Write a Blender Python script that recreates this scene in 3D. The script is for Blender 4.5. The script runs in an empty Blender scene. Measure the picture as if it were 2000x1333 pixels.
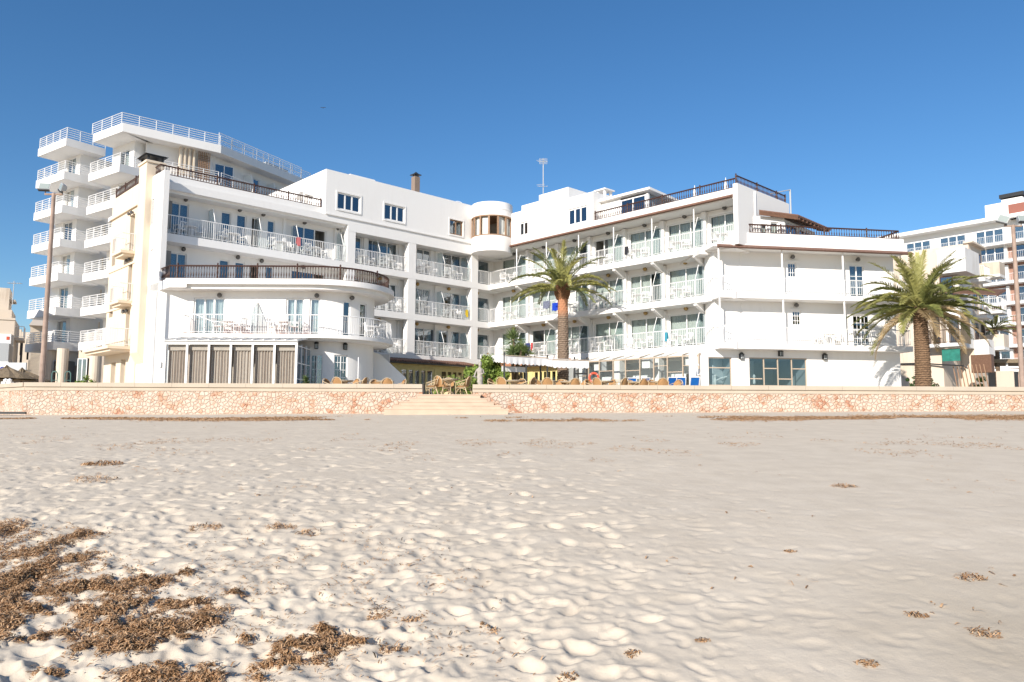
import bpy, bmesh, math, random
import numpy as np
from math import sin, cos, radians, pi, sqrt, atan
random.seed(7); rng = np.random.default_rng(11)
SC = bpy.context.scene; COL = SC.collection

# ---------------------------------------------------------------- camera
FPX = 1485.0; TH = atan(144/FPX); RO = -radians(.268); EYE = np.array([0., 0., 1.6])
W_ = np.array([0, cos(TH), sin(TH)]); u0 = np.array([0, -sin(TH), cos(TH)]); r0 = np.array([1., 0, 0])
R_ = r0*cos(RO)-u0*sin(RO); U_ = r0*sin(RO)+u0*cos(RO)
from mathutils import Matrix, Vector
cam = bpy.data.cameras.new('camera'); camo = bpy.data.objects.new('camera', cam); COL.objects.link(camo)
cam.sensor_width = 36; cam.lens = 36*FPX/2000; cam.clip_start = .1; cam.clip_end = 3000
camo.matrix_world = Matrix(((R_[0], U_[0], -W_[0], 0), (R_[1], U_[1], -W_[1], 0), (R_[2], U_[2], -W_[2], 1.6), (0, 0, 0, 1)))
SC.camera = camo
# ---------------------------------------------------------------- light
SUN_AZ = 27.5; SUN_EL = 25.0      # azimuth the light travels towards (clockwise from +Y), elevation
SKY = .079; SUNE = 3.7; EXPO = .80
world = bpy.data.worlds.new("World"); SC.world = world; world.use_nodes = True
nt = world.node_tree; nt.nodes.clear()
wo = nt.nodes.new('ShaderNodeOutputWorld'); bg = nt.nodes.new('ShaderNodeBackground'); st = nt.nodes.new('ShaderNodeTexSky')
st.sky_type = 'NISHITA'; st.sun_disc = False; st.sun_elevation = radians(SUN_EL); st.sun_rotation = radians(SUN_AZ+180)
st.air_density = 1.0; st.dust_density = .3; st.ozone_density = 4.5; st.altitude = 0
bg.inputs[1].default_value = SKY
hs = nt.nodes.new('ShaderNodeHueSaturation'); hs.inputs['Saturation'].default_value = 1.16
nt.links.new(st.outputs[0], hs.inputs['Color']); nt.links.new(hs.outputs[0], bg.inputs[0]); nt.links.new(bg.outputs[0], wo.inputs[0])
sl = bpy.data.lights.new('sun', 'SUN'); sl.energy = SUNE; sl.angle = radians(.5); sl.color = (1, .93, .84)
so = bpy.data.objects.new('sun', sl); COL.objects.link(so)
tv = Vector((sin(radians(SUN_AZ))*cos(radians(SUN_EL)), cos(radians(SUN_AZ))*cos(radians(SUN_EL)), -sin(radians(SUN_EL))))
so.rotation_euler = tv.to_track_quat('-Z', 'Y').to_euler()
SC.view_settings.view_transform = 'Standard'; SC.view_settings.look = 'None'
SC.view_settings.exposure = EXPO; SC.view_settings.gamma = 1
SC.render.engine = 'CYCLES'; SC.cycles.max_bounces = 8; SC.cycles.transparent_max_bounces = 12
SC.cycles.caustics_reflective = False; SC.cycles.caustics_refractive = False

# ---------------------------------------------------------------- survey helpers: where a ray meets a real plane
def ray(px, py):
    d = W_*FPX+R_*(px-1000)-U_*(py-666.5); return d/np.linalg.norm(d)
def hitp(px, py, p0, n):
    d = ray(px, py); t = (np.dot(np.array(p0)-EYE[:2], n))/(np.dot(d[:2], n)); return EYE+t*d
def aty(px, py, Y): return hitp(px, py, (0, Y), (0, 1))
def atz(px, py, z):
    d = ray(px, py); return EYE+d*((z-1.6)/d[2])
def az(a): return np.array([sin(radians(a)), cos(radians(a))])

class Fm:                       # a facade frame: s along, d inward, z up
    curved = False
    def __init__(s, o, a, i): s.o = np.array(o, float)[:2]; s.a = np.array(a, float); s.i = np.array(i, float)
    def P(s, x, d, z): p = s.o+s.a*x+s.i*d; return (p[0], p[1], z)
    def S(s, px, d=0, py=600): p = hitp(px, py, s.o+s.i*d, s.i); return float(np.dot(p[:2]-s.o, s.a))
    def Z(s, px, py, d=0): return float(hitp(px, py, s.o+s.i*d, s.i)[2])
class Curve:                    # front of the rounded block: straight, then an arc, then straight back
    curved = True
    X0, Y0, L, r = -18.95, 39.2, 8.35, 3.8; A = radians(133.5)
    def P(s, x, d, z):
        if x <= s.L: return (s.X0+x, s.Y0+d, z)
        a = (x-s.L)/s.r
        if a <= s.A: return (s.X0+s.L+(s.r-d)*sin(a), s.Y0+s.r-(s.r-d)*cos(a), z)
        e = x-s.L-s.A*s.r; p = np.array([s.X0+s.L+(s.r-d)*sin(s.A), s.Y0+s.r-(s.r-d)*cos(s.A)])+e*np.array([cos(s.A), sin(s.A)])
        return (p[0], p[1], z)

# ---------------------------------------------------------------- mesh builder
class MB:
    def __init__(s): s.v = []; s.f = []
    def add(s, vs, fs):
        n = len(s.v); s.v += [tuple(map(float, p)) for p in vs]; s.f += [tuple(i+n for i in f) for f in fs]; return s
    def hexa(s, p):  # 8 points: bottom 4 loop, top 4 loop
        return s.add(p, [(0, 3, 2, 1), (4, 5, 6, 7), (0, 1, 5, 4), (1, 2, 6, 5), (2, 3, 7, 6), (3, 0, 4, 7)])
    def box(s, fr, s0, s1, d0, d1, z0, z1):
        n = max(1, int(math.ceil((s1-s0)/.22))) if fr.curved and s1 > fr.L else 1
        if n == 1:
            q = [fr.P(s0, d0, 0), fr.P(s1, d0, 0), fr.P(s1, d1, 0), fr.P(s0, d1, 0)]
            return s.hexa([(a[0], a[1], z0) for a in q]+[(a[0], a[1], z1) for a in q])
        vs = []; fs = []
        for k in range(n+1):
            x = s0+(s1-s0)*k/n
            vs += [fr.P(x, d0, z0), fr.P(x, d1, z0), fr.P(x, d1, z1), fr.P(x, d0, z1)]
        for k in range(n):
            b = 4*k
            for j in range(4): fs.append((b+j, b+(j+1) % 4, b+4+(j+1) % 4, b+4+j))
        fs += [(0, 1, 2, 3), (4*n, 4*n+3, 4*n+2, 4*n+1)]
        return s.add(vs, fs)
    def cbox(s, c, sx, sy, sz, rz=0):
        ca, sa = cos(rz), sin(rz); pts = []
        for z in (-sz/2, sz/2):
            for x, y in ((-1, -1), (1, -1), (1, 1), (-1, 1)):
                X, Y = x*sx/2, y*sy/2; pts.append((c[0]+X*ca-Y*sa, c[1]+X*sa+Y*ca, c[2]+z))
        return s.hexa(pts)
    def tube(s, a, b, r, n=6, r2=None):
        a = Vector(a); b = Vector(b); d = (b-a)
        if d.length < 1e-6: return s
        q = d.to_track_quat('Z', 'Y'); r2 = r if r2 is None else r2; vs = []
        for p, rr in ((a, r), (b, r2)):
            for k in range(n):
                t = 2*pi*k/n; vs.append(p+q @ Vector((cos(t)*rr, sin(t)*rr, 0)))
        fs = [(k, (k+1) % n, n+(k+1) % n, n+k) for k in range(n)]+[tuple(range(n))[::-1], tuple(range(n, 2*n))]
        return s.add(vs, fs)
    def pipe(s, pts, r, n=6, rs=None):
        pts = [Vector(p) for p in pts]; vs = []; m = len(pts)
        for i, p in enumerate(pts):
            t = (pts[min(i+1, m-1)]-pts[max(i-1, 0)]).normalized(); q = t.to_track_quat('Z', 'Y'); rr = r if rs is None else rs[i]
            for k in range(n):
                a = 2*pi*k/n; vs.append(p+q @ Vector((cos(a)*rr, sin(a)*rr, 0)))
        fs = []
        for i in range(m-1):
            for k in range(n): fs.append((i*n+k, i*n+(k+1) % n, (i+1)*n+(k+1) % n, (i+1)*n+k))
        fs += [tuple(range(n))[::-1], tuple(range((m-1)*n, m*n))]
        return s.add(vs, fs)
    def ring(s, c, R, r, ax1, ax2, n=20, m=6):
        c = Vector(c); a1 = Vector(ax1).normalized(); a2 = Vector(ax2).normalized(); a3 = a1.cross(a2); vs = []; fs = []
        for i in range(n):
            t = 2*pi*i/n; rad = a1*cos(t)+a2*sin(t)
            for k in range(m):
                q = 2*pi*k/m; vs.append(c+rad*(R+r*cos(q))+a3*(r*sin(q)))
        for i in range(n):
            for k in range(m): fs.append((i*m+k, i*m+(k+1) % m, ((i+1) % n)*m+(k+1) % m, ((i+1) % n)*m+k))
        return s.add(vs, fs)
    def lathe(s, c, prof, n=12, start=0, full=2*pi):
        vs = []; m = len(prof); fs = []
        for r, z in prof:
            for k in range(n):
                t = start+full*k/n; vs.append((c[0]+r*cos(t), c[1]+r*sin(t), c[2]+z))
        for i in range(m-1):
            for k in range(n): fs.append((i*n+k, i*n+(k+1) % n, (i+1)*n+(k+1) % n, (i+1)*n+k))
        if prof[0][0] > 1e-4: fs.append(tuple(range(n))[::-1])
        if prof[-1][0] > 1e-4: fs.append(tuple(range((m-1)*n, m*n)))
        return s.add(vs, fs)
    def prism(s, poly, z0, z1):
        n = len(poly); vs = [(p[0], p[1], z0) for p in poly]+[(p[0], p[1], z1) for p in poly]
        return s.add(vs, [tuple(range(n))[::-1], tuple(range(n, 2*n))]+[(k, (k+1) % n, n+(k+1) % n, n+k) for k in range(n)])
    def slab(s, pts, v):  # polygon extruded by a vector
        n = len(pts); vs = [tuple(p) for p in pts]+[tuple(np.array(p)+np.array(v)) for p in pts]
        return s.add(vs, [tuple(range(n))[::-1], tuple(range(n, 2*n))]+[(k, (k+1) % n, n+(k+1) % n, n+k) for k in range(n)])
    def build(s, name, m, parent=None, smooth=False, recalc=True):
        me = bpy.data.meshes.new(name); me.from_pydata(s.v, [], s.f); me.validate()
        if recalc:
            bm = bmesh.new(); bm.from_mesh(me); bmesh.ops.recalc_face_normals(bm, faces=bm.faces); bm.to_mesh(me); bm.free()
        if smooth: me.polygons.foreach_set('use_smooth', [True]*len(me.polygons))
        me.materials.append(m); o = bpy.data.objects.new(name, me); COL.objects.link(o)
        if parent: attach(o, parent)
        return o
def attach(o, parent):
    o.parent = parent
    o.matrix_parent_inverse = Matrix.Identity(4)
    w = wloc(parent)
    o.location = Vector(o.location)-w
def wloc(o):
    l = Vector(o.location); p = o.parent
    while p: l += Vector(p.location); p = p.parent
    return l
def tag(o, label=None, cat=None, group=None, kind=None):
    if label: o['label'] = label
    if cat: o['category'] = cat
    if group: o['group'] = group
    if kind: o['kind'] = kind
    return o
def empty(name, loc, label, cat, group=None, rz=0):
    o = bpy.data.objects.new(name, None); COL.objects.link(o); o.location = loc; o.rotation_euler = (0, 0, rz); o.empty_display_size = .2
    return tag(o, label, cat, group)
def copy_thing(root, loc, rz, label, group=None):
    r = root.copy(); COL.objects.link(r); r.location = loc; r.rotation_euler = (0, 0, rz); r['label'] = label
    if group: r['group'] = group
    for ch in list(root.children):
        c = ch.copy(); COL.objects.link(c); c.parent = r
        for g in ch.children:
            d = g.copy(); COL.objects.link(d); d.parent = c
    return r

# ---------------------------------------------------------------- materials
def mat(name, col, rough=.8, var=0., vs=3., bump=0., bs=30., col2=None, spec=.3, metal=0.):
    m = bpy.data.materials.new(name); m.use_nodes = True; n = m.node_tree; b = n.nodes['Principled BSDF']
    b.inputs['Roughness'].default_value = rough; b.inputs['Metallic'].default_value = metal
    b.inputs['Specular IOR Level'].default_value = spec; b.inputs['Base Color'].default_value = (*col, 1)
    tc = n.nodes.new('ShaderNodeTexCoord')
    if var or col2:
        no = n.nodes.new('ShaderNodeTexNoise'); no.inputs['Scale'].default_value = vs; no.inputs['Detail'].default_value = 6
        n.links.new(tc.outputs['Object'], no.inputs['Vector'])
        cr = n.nodes.new('ShaderNodeValToRGB'); c2 = col2 or tuple(c*(1-var) for c in col)
        cr.color_ramp.elements[0].position = .3; cr.color_ramp.elements[1].position = .7
        cr.color_ramp.elements[0].color = (*c2, 1); cr.color_ramp.elements[1].color = (*col, 1)
        n.links.new(no.outputs['Fac'], cr.inputs['Fac']); n.links.new(cr.outputs['Color'], b.inputs['Base Color'])
    if bump:
        nb = n.nodes.new('ShaderNodeTexNoise'); nb.inputs['Scale'].default_value = bs; nb.inputs['Detail'].default_value = 5
        bp = n.nodes.new('ShaderNodeBump'); bp.inputs['Strength'].default_value = bump; bp.inputs['Distance'].default_value = .02
        n.links.new(tc.outputs['Object'], nb.inputs['Vector']); n.links.new(nb.outputs['Fac'], bp.inputs['Height']); n.links.new(bp.outputs['Normal'], b.inputs['Normal'])
    return m
def plaster(name, col, dirt):
    m = mat(name, col, .9); n = m.node_tree; b = n.nodes['Principled BSDF']; tc = n.nodes['Texture Coordinate']
    mp = n.nodes.new('ShaderNodeMapping'); mp.inputs['Scale'].default_value = (1.6, 1.6, .22)   # vertical run-off streaks
    a = n.nodes.new('ShaderNodeTexNoise'); a.inputs['Scale'].default_value = 2.2; a.inputs['Detail'].default_value = 8; a.inputs['Roughness'].default_value = .65
    c = n.nodes.new('ShaderNodeTexNoise'); c.inputs['Scale'].default_value = .35; c.inputs['Detail'].default_value = 3
    mu = n.nodes.new('ShaderNodeMath'); mu.operation = 'MULTIPLY'
    cr = n.nodes.new('ShaderNodeValToRGB'); cr.color_ramp.elements[0].position = .16; cr.color_ramp.elements[1].position = .34
    cr.color_ramp.elements[0].color = (*col, 1); cr.color_ramp.elements[1].color = (*dirt, 1); cr.color_ramp.elements[0].position = .26; cr.color_ramp.elements[1].position = .5
    n.links.new(tc.outputs['Object'], mp.inputs['Vector']); n.links.new(mp.outputs[0], a.inputs['Vector']); n.links.new(tc.outputs['Object'], c.inputs['Vector'])
    n.links.new(a.outputs['Fac'], mu.inputs[0]); n.links.new(c.outputs['Fac'], mu.inputs[1]); n.links.new(mu.outputs[0], cr.inputs['Fac'])
    n.links.new(cr.outputs['Color'], b.inputs['Base Color'])
    nb = n.nodes.new('ShaderNodeTexNoise'); nb.inputs['Scale'].default_value = 14; nb.inputs['Detail'].default_value = 6
    bp = n.nodes.new('ShaderNodeBump'); bp.inputs['Strength'].default_value = .25; bp.inputs['Distance'].default_value = .012
    n.links.new(tc.outputs['Object'], nb.inputs['Vector']); n.links.new(nb.outputs['Fac'], bp.inputs['Height']); n.links.new(bp.outputs['Normal'], b.inputs['Normal'])
    return m
def glass(name, tint=(.55, .62, .66), refl=.16):
    m = bpy.data.materials.new(name); m.use_nodes = True; n = m.node_tree; n.nodes.clear()
    o = n.nodes.new('ShaderNodeOutputMaterial'); mx = n.nodes.new('ShaderNodeMixShader'); t = n.nodes.new('ShaderNodeBsdfTransparent'); g = n.nodes.new('ShaderNodeBsdfGlossy')
    fr = n.nodes.new('ShaderNodeMath'); fr.operation = 'POWER'; fr.inputs[1].default_value = 4.5; lw = n.nodes.new('ShaderNodeLayerWeight'); lw.inputs[0].default_value = .5; n.links.new(lw.outputs['Facing'], fr.inputs[0]); ad = n.nodes.new('ShaderNodeMath'); ad.operation = 'ADD'; ad.use_clamp = True; ad.inputs[1].default_value = refl
    t.inputs['Color'].default_value = (*tint, 1); g.inputs['Roughness'].default_value = .02; g.inputs['Color'].default_value = (.9, .95, 1, 1)
    tc = n.nodes.new('ShaderNodeTexCoord'); nb = n.nodes.new('ShaderNodeTexNoise'); nb.inputs['Scale'].default_value = 1.2
    bp = n.nodes.new('ShaderNodeBump'); bp.inputs['Strength'].default_value = .06; bp.inputs['Distance'].default_value = .05
    n.links.new(tc.outputs['Object'], nb.inputs['Vector']); n.links.new(nb.outputs['Fac'], bp.inputs['Height']); n.links.new(bp.outputs['Normal'], g.inputs['Normal'])
    n.links.new(fr.outputs[0], ad.inputs[0]); n.links.new(ad.outputs[0], mx.inputs[0]); n.links.new(t.outputs[0], mx.inputs[1]); n.links.new(g.outputs[0], mx.inputs[2]); n.links.new(mx.outputs[0], o.inputs[0])
    return m
WHITE = plaster('white_plaster', (.80, .78, .75), (.755, .73, .695))
WHITE2 = plaster('white_plaster_old', (.72, .70, .67), (.55, .51, .46))
CREAM = plaster('cream_plaster', (.72, .61, .475), (.65, .54, .41))
BEIGE = plaster('beige_plaster', (.66, .56, .45), (.45, .36, .27))
TAN = plaster('tan_plaster', (.55, .47, .38), (.38, .31, .24))
PAINT = mat('white_paint', (.82, .81, .79), .45, spec=.4)
FROST = mat('frosted_panel', (.72, .75, .74), .35, spec=.5)
BROWN = mat('dark_brown_wood', (.085, .042, .03), .55, .35, 12)
REDWOOD = mat('reddish_wood', (.17, .09, .055), .6, .3, 10)
TANWOOD = mat('tan_wood', (.34, .21, .13), .6, .25, 10)
BRONZE = mat('bronze_frame', (.46, .37, .28), .45, spec=.4)
YELLOW = mat('yellow_ochre_frame', (.72, .60, .27), .55, .15, 6)
TILE = mat('brown_roof_tile', (.22, .12, .085), .8, .3, 8)
CLAY = mat('orange_clay_tile', (.55, .27, .16), .85, .35, 9)
DARK = mat('dark_metal', (.03, .03, .03), .4, spec=.5)
BRASS = mat('brass_lamp', (.45, .30, .12), .4, metal=.5)
GLASS = glass('window_glass')
GLASSD = glass('dark_window_glass', (.28, .33, .38), .22)
GLASSC = glass('clear_glass', (.82, .87, .88), .10)
GLASSR = glass('curtained_glass', (.8, .84, .84), .03)
GLASSV = glass('veranda_glass', (.9, .92, .92), .0)
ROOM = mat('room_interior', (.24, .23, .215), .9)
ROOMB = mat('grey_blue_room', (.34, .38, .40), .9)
def curtain_mat(name, c, sc=22):
    m = mat(name, c, .95, .12, 5); return m
CURT = curtain_mat('white_curtain', (.80, .78, .73)); CURTB = curtain_mat('taupe_curtain', (.58, .48, .41)); CURTG = curtain_mat('greenish_curtain', (.72, .72, .65))
CAPM = mat('cream_coping', (.50, .425, .335), .85, .12, 1.2, .3, 20)
STEPM = mat('peach_stone_step', (.57, .44, .33), .85, .15, 2, .3, 25)
PAVE = mat('paved_promenade', (.58, .53, .46), .9, .2, 1.5)
GREY = mat('grey_metal', (.45, .46, .46), .4, spec=.5)
POLE = mat('rusty_beige_pole', (.40, .29, .23), .6, .3, 3)
WICK = mat('woven_wicker', (.47, .26, .11), .7, .3, 40, .6, 90)
CANE = mat('pale_cane', (.66, .50, .31), .5, .2, 12)
BLUE = mat('blue_canvas', (.01, .13, .45), .8, .15, 8)
ORANGE = mat('orange_red_plastic', (.62, .10, .05), .5)
CANVAS = mat('white_canvas', (.74, .73, .72), .9, .08, 4)
BRICK = mat('terracotta_facing', (.38, .22, .165), .85, .3, 8)
STRAW = mat('thatch_straw', (.30, .23, .15), .95, .5, 14, .8, 30)
def stone_mat():
    m = mat('pink_rubble_stone', (.6, .45, .35), .9); n = m.node_tree; b = n.nodes['Principled BSDF']; tc = n.nodes['Texture Coordinate']
    mp = n.nodes.new('ShaderNodeMapping'); mp.inputs['Scale'].default_value = (1, 1, 1.1)
    wn = n.nodes.new('ShaderNodeTexNoise'); wn.inputs['Scale'].default_value = 3; wn.inputs['Detail'].default_value = 3
    va = n.nodes.new('ShaderNodeVectorMath'); va.operation = 'SCALE'; va.inputs['Scale'].default_value = .16
    vb = n.nodes.new('ShaderNodeVectorMath'); vb.operation = 'ADD'
    n.links.new(tc.outputs['Object'], mp.inputs['Vector']); n.links.new(tc.outputs['Object'], wn.inputs['Vector'])
    n.links.new(wn.outputs['Color'], va.inputs[0]); n.links.new(mp.outputs[0], vb.inputs[0]); n.links.new(va.outputs[0], vb.inputs[1])
    v1 = n.nodes.new('ShaderNodeTexVoronoi'); v1.inputs['Scale'].default_value = 6.0
    v2 = n.nodes.new('ShaderNodeTexVoronoi'); v2.feature = 'DISTANCE_TO_EDGE'; v2.inputs['Scale'].default_value = 6.0
    n.links.new(vb.outputs[0], v1.inputs['Vector']); n.links.new(vb.outputs[0], v2.inputs['Vector'])
    big = n.nodes.new('ShaderNodeTexNoise'); big.inputs['Scale'].default_value = 1.9; big.inputs['Detail'].default_value = 5
    n.links.new(tc.outputs['Object'], big.inputs['Vector'])
    sep = n.nodes.new('ShaderNodeSeparateColor'); n.links.new(v1.outputs['Color'], sep.inputs[0])
    ad = n.nodes.new('ShaderNodeMath'); ad.operation = 'MULTIPLY_ADD'; ad.inputs[1].default_value = 1.15; n.links.new(big.outputs['Fac'], ad.inputs[0]); 
    mm = n.nodes.new('ShaderNodeMath'); mm.operation = 'MULTIPLY'; mm.inputs[1].default_value = .30; n.links.new(sep.outputs[0], mm.inputs[0]); n.links.new(mm.outputs[0], ad.inputs[2])
    cr = n.nodes.new('ShaderNodeValToRGB'); el = cr.color_ramp.elements
    for p, c in ((.18, (.58, .49, .39)), (.5, (.60, .50, .41)), (.72, (.58, .45, .36)), (.85, (.54, .37, .27)), (.93, (.49, .27, .17)), (.995, (.40, .18, .11))):
        e = el.new(p); e.color = (*c, 1)
    el.remove(el[0]); el.remove(el[-1])
    n.links.new(ad.outputs[0], cr.inputs['Fac'])
    fn = n.nodes.new('ShaderNodeTexNoise'); fn.inputs['Scale'].default_value = 11; fn.inputs['Detail'].default_value = 6; n.links.new(tc.outputs['Object'], fn.inputs['Vector'])
    mx0 = n.nodes.new('ShaderNodeMix'); mx0.data_type = 'RGBA'; mx0.inputs['B'].default_value = (.60, .48, .38, 1)
    fm = n.nodes.new('ShaderNodeMapRange'); fm.inputs[1].default_value = .45; fm.inputs[2].default_value = .7; fm.inputs[4].default_value = .55
    n.links.new(fn.outputs['Fac'], fm.inputs[0]); n.links.new(fm.outputs[0], mx0.inputs['Factor']); n.links.new(cr.outputs['Color'], mx0.inputs['A'])
    edge = n.nodes.new('ShaderNodeMapRange'); edge.inputs[1].default_value = .0; edge.inputs[2].default_value = .035; n.links.new(v2.outputs['Distance'], edge.inputs[0])
    mx = n.nodes.new('ShaderNodeMix'); mx.data_type = 'RGBA'; mx.inputs['A'].default_value = (.36, .25, .17, 1)
    n.links.new(edge.outputs[0], mx.inputs['Factor']); n.links.new(mx0.outputs['Result'], mx.inputs['B']); n.links.new(mx.outputs['Result'], b.inputs['Base Color'])
    hm = n.nodes.new('ShaderNodeMapRange'); hm.inputs[2].default_value = .16; n.links.new(v2.outputs['Distance'], hm.inputs[0])
    hh = n.nodes.new('ShaderNodeMath'); hh.operation = 'MULTIPLY_ADD'; hh.inputs[1].default_value = .25; n.links.new(fn.outputs['Fac'], hh.inputs[0]); n.links.new(hm.outputs[0], hh.inputs[2])
    bp = n.nodes.new('ShaderNodeBump'); bp.inputs['Strength'].default_value = .8; bp.inputs['Distance'].default_value = .04
    n.links.new(hh.outputs[0], bp.inputs['Height']); n.links.new(bp.outputs['Normal'], b.inputs['Normal'])
    return m
STONE = stone_mat()

def leaf_mat(name, c1, c2, trans=.25):
    m = mat(name, c1, .55, 0, 2.5, col2=c2, spec=.35)
    return m
FROND = leaf_mat('palm_frond_green', (.25, .26, .08), (.125, .145, .042))
FRONDL = leaf_mat('palm_frond_light', (.38, .36, .12), (.22, .22, .065))
FRONDB = leaf_mat('palm_frond_dry', (.46, .34, .19), (.25, .18, .09))
BUSHM = leaf_mat('bush_leaf', (.28, .36, .07), (.12, .19, .035))

# ---------------------------------------------------------------- architecture helpers
def wall_open(mb, fr, s0, s1, d0, d1, z0, z1, ops):
    """wall band with real openings; ops = (sa, sb, za, zb)"""
    xs = sorted({s0, s1, *[min(max(o[0], s0), s1) for o in ops], *[min(max(o[1], s0), s1) for o in ops]})
    for a, b in zip(xs, xs[1:]):
        if b-a < 1e-4: continue
        m = (a+b)/2; cut = sorted([(max(o[2], z0), min(o[3], z1)) for o in ops if o[0] <= m <= o[1] and o[3] > z0 and o[2] < z1]); z = z0
        for c0, c1 in cut:
            if c0-z > 1e-4: mb.box(fr, a, b, d0, d1, z, c0)
            z = max(z, c1)
        if z1-z > 1e-4: mb.box(fr, a, b, d0, d1, z, z1)
def curtain_mesh(fr, a, b, d, z0, z1, amp=.035, per=.16):
    n = max(4, int((b-a)/per*4)); mb = MB(); vs = []; fs = []
    for k in range(n+1):
        x = a+(b-a)*k/n; dd = d+amp*sin(2*pi*x/per)+random.uniform(-.01, .01)
        vs += [fr.P(x, dd, z0), fr.P(x, dd, z1)]
    for k in range(n): fs.append((2*k, 2*k+2, 2*k+3, 2*k+1))
    mb.add(vs, fs); return mb
def window(fr, a, b, z0, z1, d, parent, leaves=2, fm=None, gl=None, curt='full', name='window', fw=.06, muntin=None, room=True, cm=None, openleaf=None, rd=.9, rm=None):
    """frame in the opening with panes, curtain and the room behind it (d = depth of the wall face)"""
    fm = fm or PAINT; gl = gl or GLASS; cm = cm or CURT
    m = MB(); e = d+.07; g = .004
    m.box(fr, a+g, a+fw, e, e+.06, z0+g, z1-g); m.box(fr, b-fw, b-g, e, e+.06, z0+g, z1-g)
    m.box(fr, a+fw, b-fw, e, e+.06, z1-fw, z1-g); m.box(fr, a+fw, b-fw, e, e+.06, z0+g, z0+fw)
    pn = MB()
    for k in range(leaves):
        x0 = a+fw+(b-a-2*fw)*k/leaves; x1 = a+fw+(b-a-2*fw)*(k+1)/leaves
        if openleaf == k: continue
        if k: m.box(fr, x0-fw*.55, x0+fw*.55, e-.005, e+.055, z0+fw, z1-fw)
        if muntin:
            nx, nz = muntin
            for i in range(1, nx): q = x0+(x1-x0)*i/nx; m.box(fr, q-.014, q+.014, e+.01, e+.045, z0+fw, z1-fw)
            for j in range(1, nz): q = z0+(z1-z0)*j/nz; m.box(fr, x0+.03, x1-.03, e+.012, e+.043, q-.014, q+.014)
        pn.box(fr, x0+.01, x1-.01, e+.024, e+.032, z0+fw-.01, z1-fw+.01)
    w = m.build(name, fm, parent)
    pn.build('pane', gl, w)
    if curt:
        if curt == 'full': rs = [(a+.02, b-.02)]
        elif curt == 'sides': rs = [(a+.02, a+(b-a)*.3), (b-(b-a)*.3, b-.02)]
        elif curt == 'left': rs = [(a+.02, a+(b-a)*.62)]
        else: rs = [(a+(b-a)*.4, b-.02)]
        c = MB()
        for r in rs: q = curtain_mesh(fr, r[0], r[1], e+.2, z0+.02, z1-.01); c.add(q.v, q.f)
        c.build('curtain', cm, w, recalc=False)
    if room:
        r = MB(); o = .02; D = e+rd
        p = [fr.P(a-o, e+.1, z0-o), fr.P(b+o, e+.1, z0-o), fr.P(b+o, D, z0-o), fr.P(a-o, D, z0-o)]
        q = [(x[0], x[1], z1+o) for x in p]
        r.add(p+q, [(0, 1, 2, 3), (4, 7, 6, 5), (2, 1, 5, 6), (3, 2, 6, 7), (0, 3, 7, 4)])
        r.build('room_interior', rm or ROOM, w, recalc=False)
    return w
def resample(pts, step):
    out = []; 
    for a, b in zip(pts, pts[1:]):
        a = np.array(a[:2]); b = np.array(b[:2]); L = np.linalg.norm(b-a); n = max(1, int(round(L/step)))
        for k in range(n): out.append(a+(b-a)*k/n)
    out.append(np.array(pts[-1][:2])); return out
def rail_white(pts, z, h, parent, step=.125, bar=.011, m=None, top=.028):
    mb = MB()
    for a, b in zip(pts, pts[1:]):
        for zz, r in ((z+h, top), (z+.09, .016)): mb.tube((a[0], a[1], zz), (b[0], b[1], zz), r, 4)
    for i, p in enumerate(resample(pts, step)):
        mb.tube((p[0], p[1], z+(.09 if i % 14 else 0)), (p[0], p[1], z+h), bar if i % 14 else bar*1.9, 4)
    return mb.build('railing', m or PAINT, parent)
def rail_bars(pts, z, h, parent, n=5, post=1.2, name='railing'):
    mb = MB()
    for a, b in zip(pts, pts[1:]):
        for k in range(n): zz = z+h*(k+1)/n; mb.tube((a[0], a[1], zz), (b[0], b[1], zz), .03 if k == n-1 else .026, 4)
    for p in resample(pts, post): mb.tube((p[0], p[1], z), (p[0], p[1], z+h+.02), .035, 4)
    return mb.build(name, PAINT, parent)
def balustrade(pts, z, h, parent, step=.155, m=None, postevery=13):
    mb = MB(); m = m or BROWN; k = h
    prof = [(.022, 0), (.022, .1*k), (.012, .14*k), (.034, .34*k), (.030, .42*k), (.012, .6*k), (.014, .78*k), (.024, .84*k), (.022, .95*k)]
    post = [(.05, 0), (.05, .25*k), (.035, .3*k), (.055, .5*k), (.035, .75*k), (.055, .82*k), (.055, 1.02*k), (.02, 1.05*k), (.05, 1.12*k), (.035, 1.2*k), (.0, 1.24*k)]
    for a, b in zip(pts, pts[1:]):
        mb.tube((a[0], a[1], z+h), (b[0], b[1], z+h), .045, 4); mb.tube((a[0], a[1], z+.04), (b[0], b[1], z+.04), .04, 4)
    q = resample(pts, step)
    for i, p in enumerate(q):
        if i % postevery == 0 or i == len(q)-1: mb.lathe((p[0], p[1], z), post, 8)
        else: mb.lathe((p[0], p[1], z), prof, 6)
    return mb.build('balustrade', m, parent)
def wall_lamp(fr, s, d, z, parent, col=None):
    c = fr.P(s, d-.16, z); w = fr.P(s, d, z); mb = MB()
    mb.tube(w, fr.P(s, d-.03, z), .075, 8); mb.tube(fr.P(s, d-.03, z+.03), (c[0], c[1], z+.12), .015, 5)
    mb.lathe((c[0], c[1], z-.12), [(0, 0), (.05, .01), (.1, .07), (.115, .13), (.1, .19), (.06, .235), (0, .25)], 10)
    mb.ring((c[0], c[1], z), .12, .012, (1, 0, 0), (0, 0, 1), 14, 4)
    return mb.build('wall_lamp', col or DARKL, parent)
DARKL = mat('dark_lamp_glass', (.09, .085, .08), .25, spec=.7)
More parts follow.
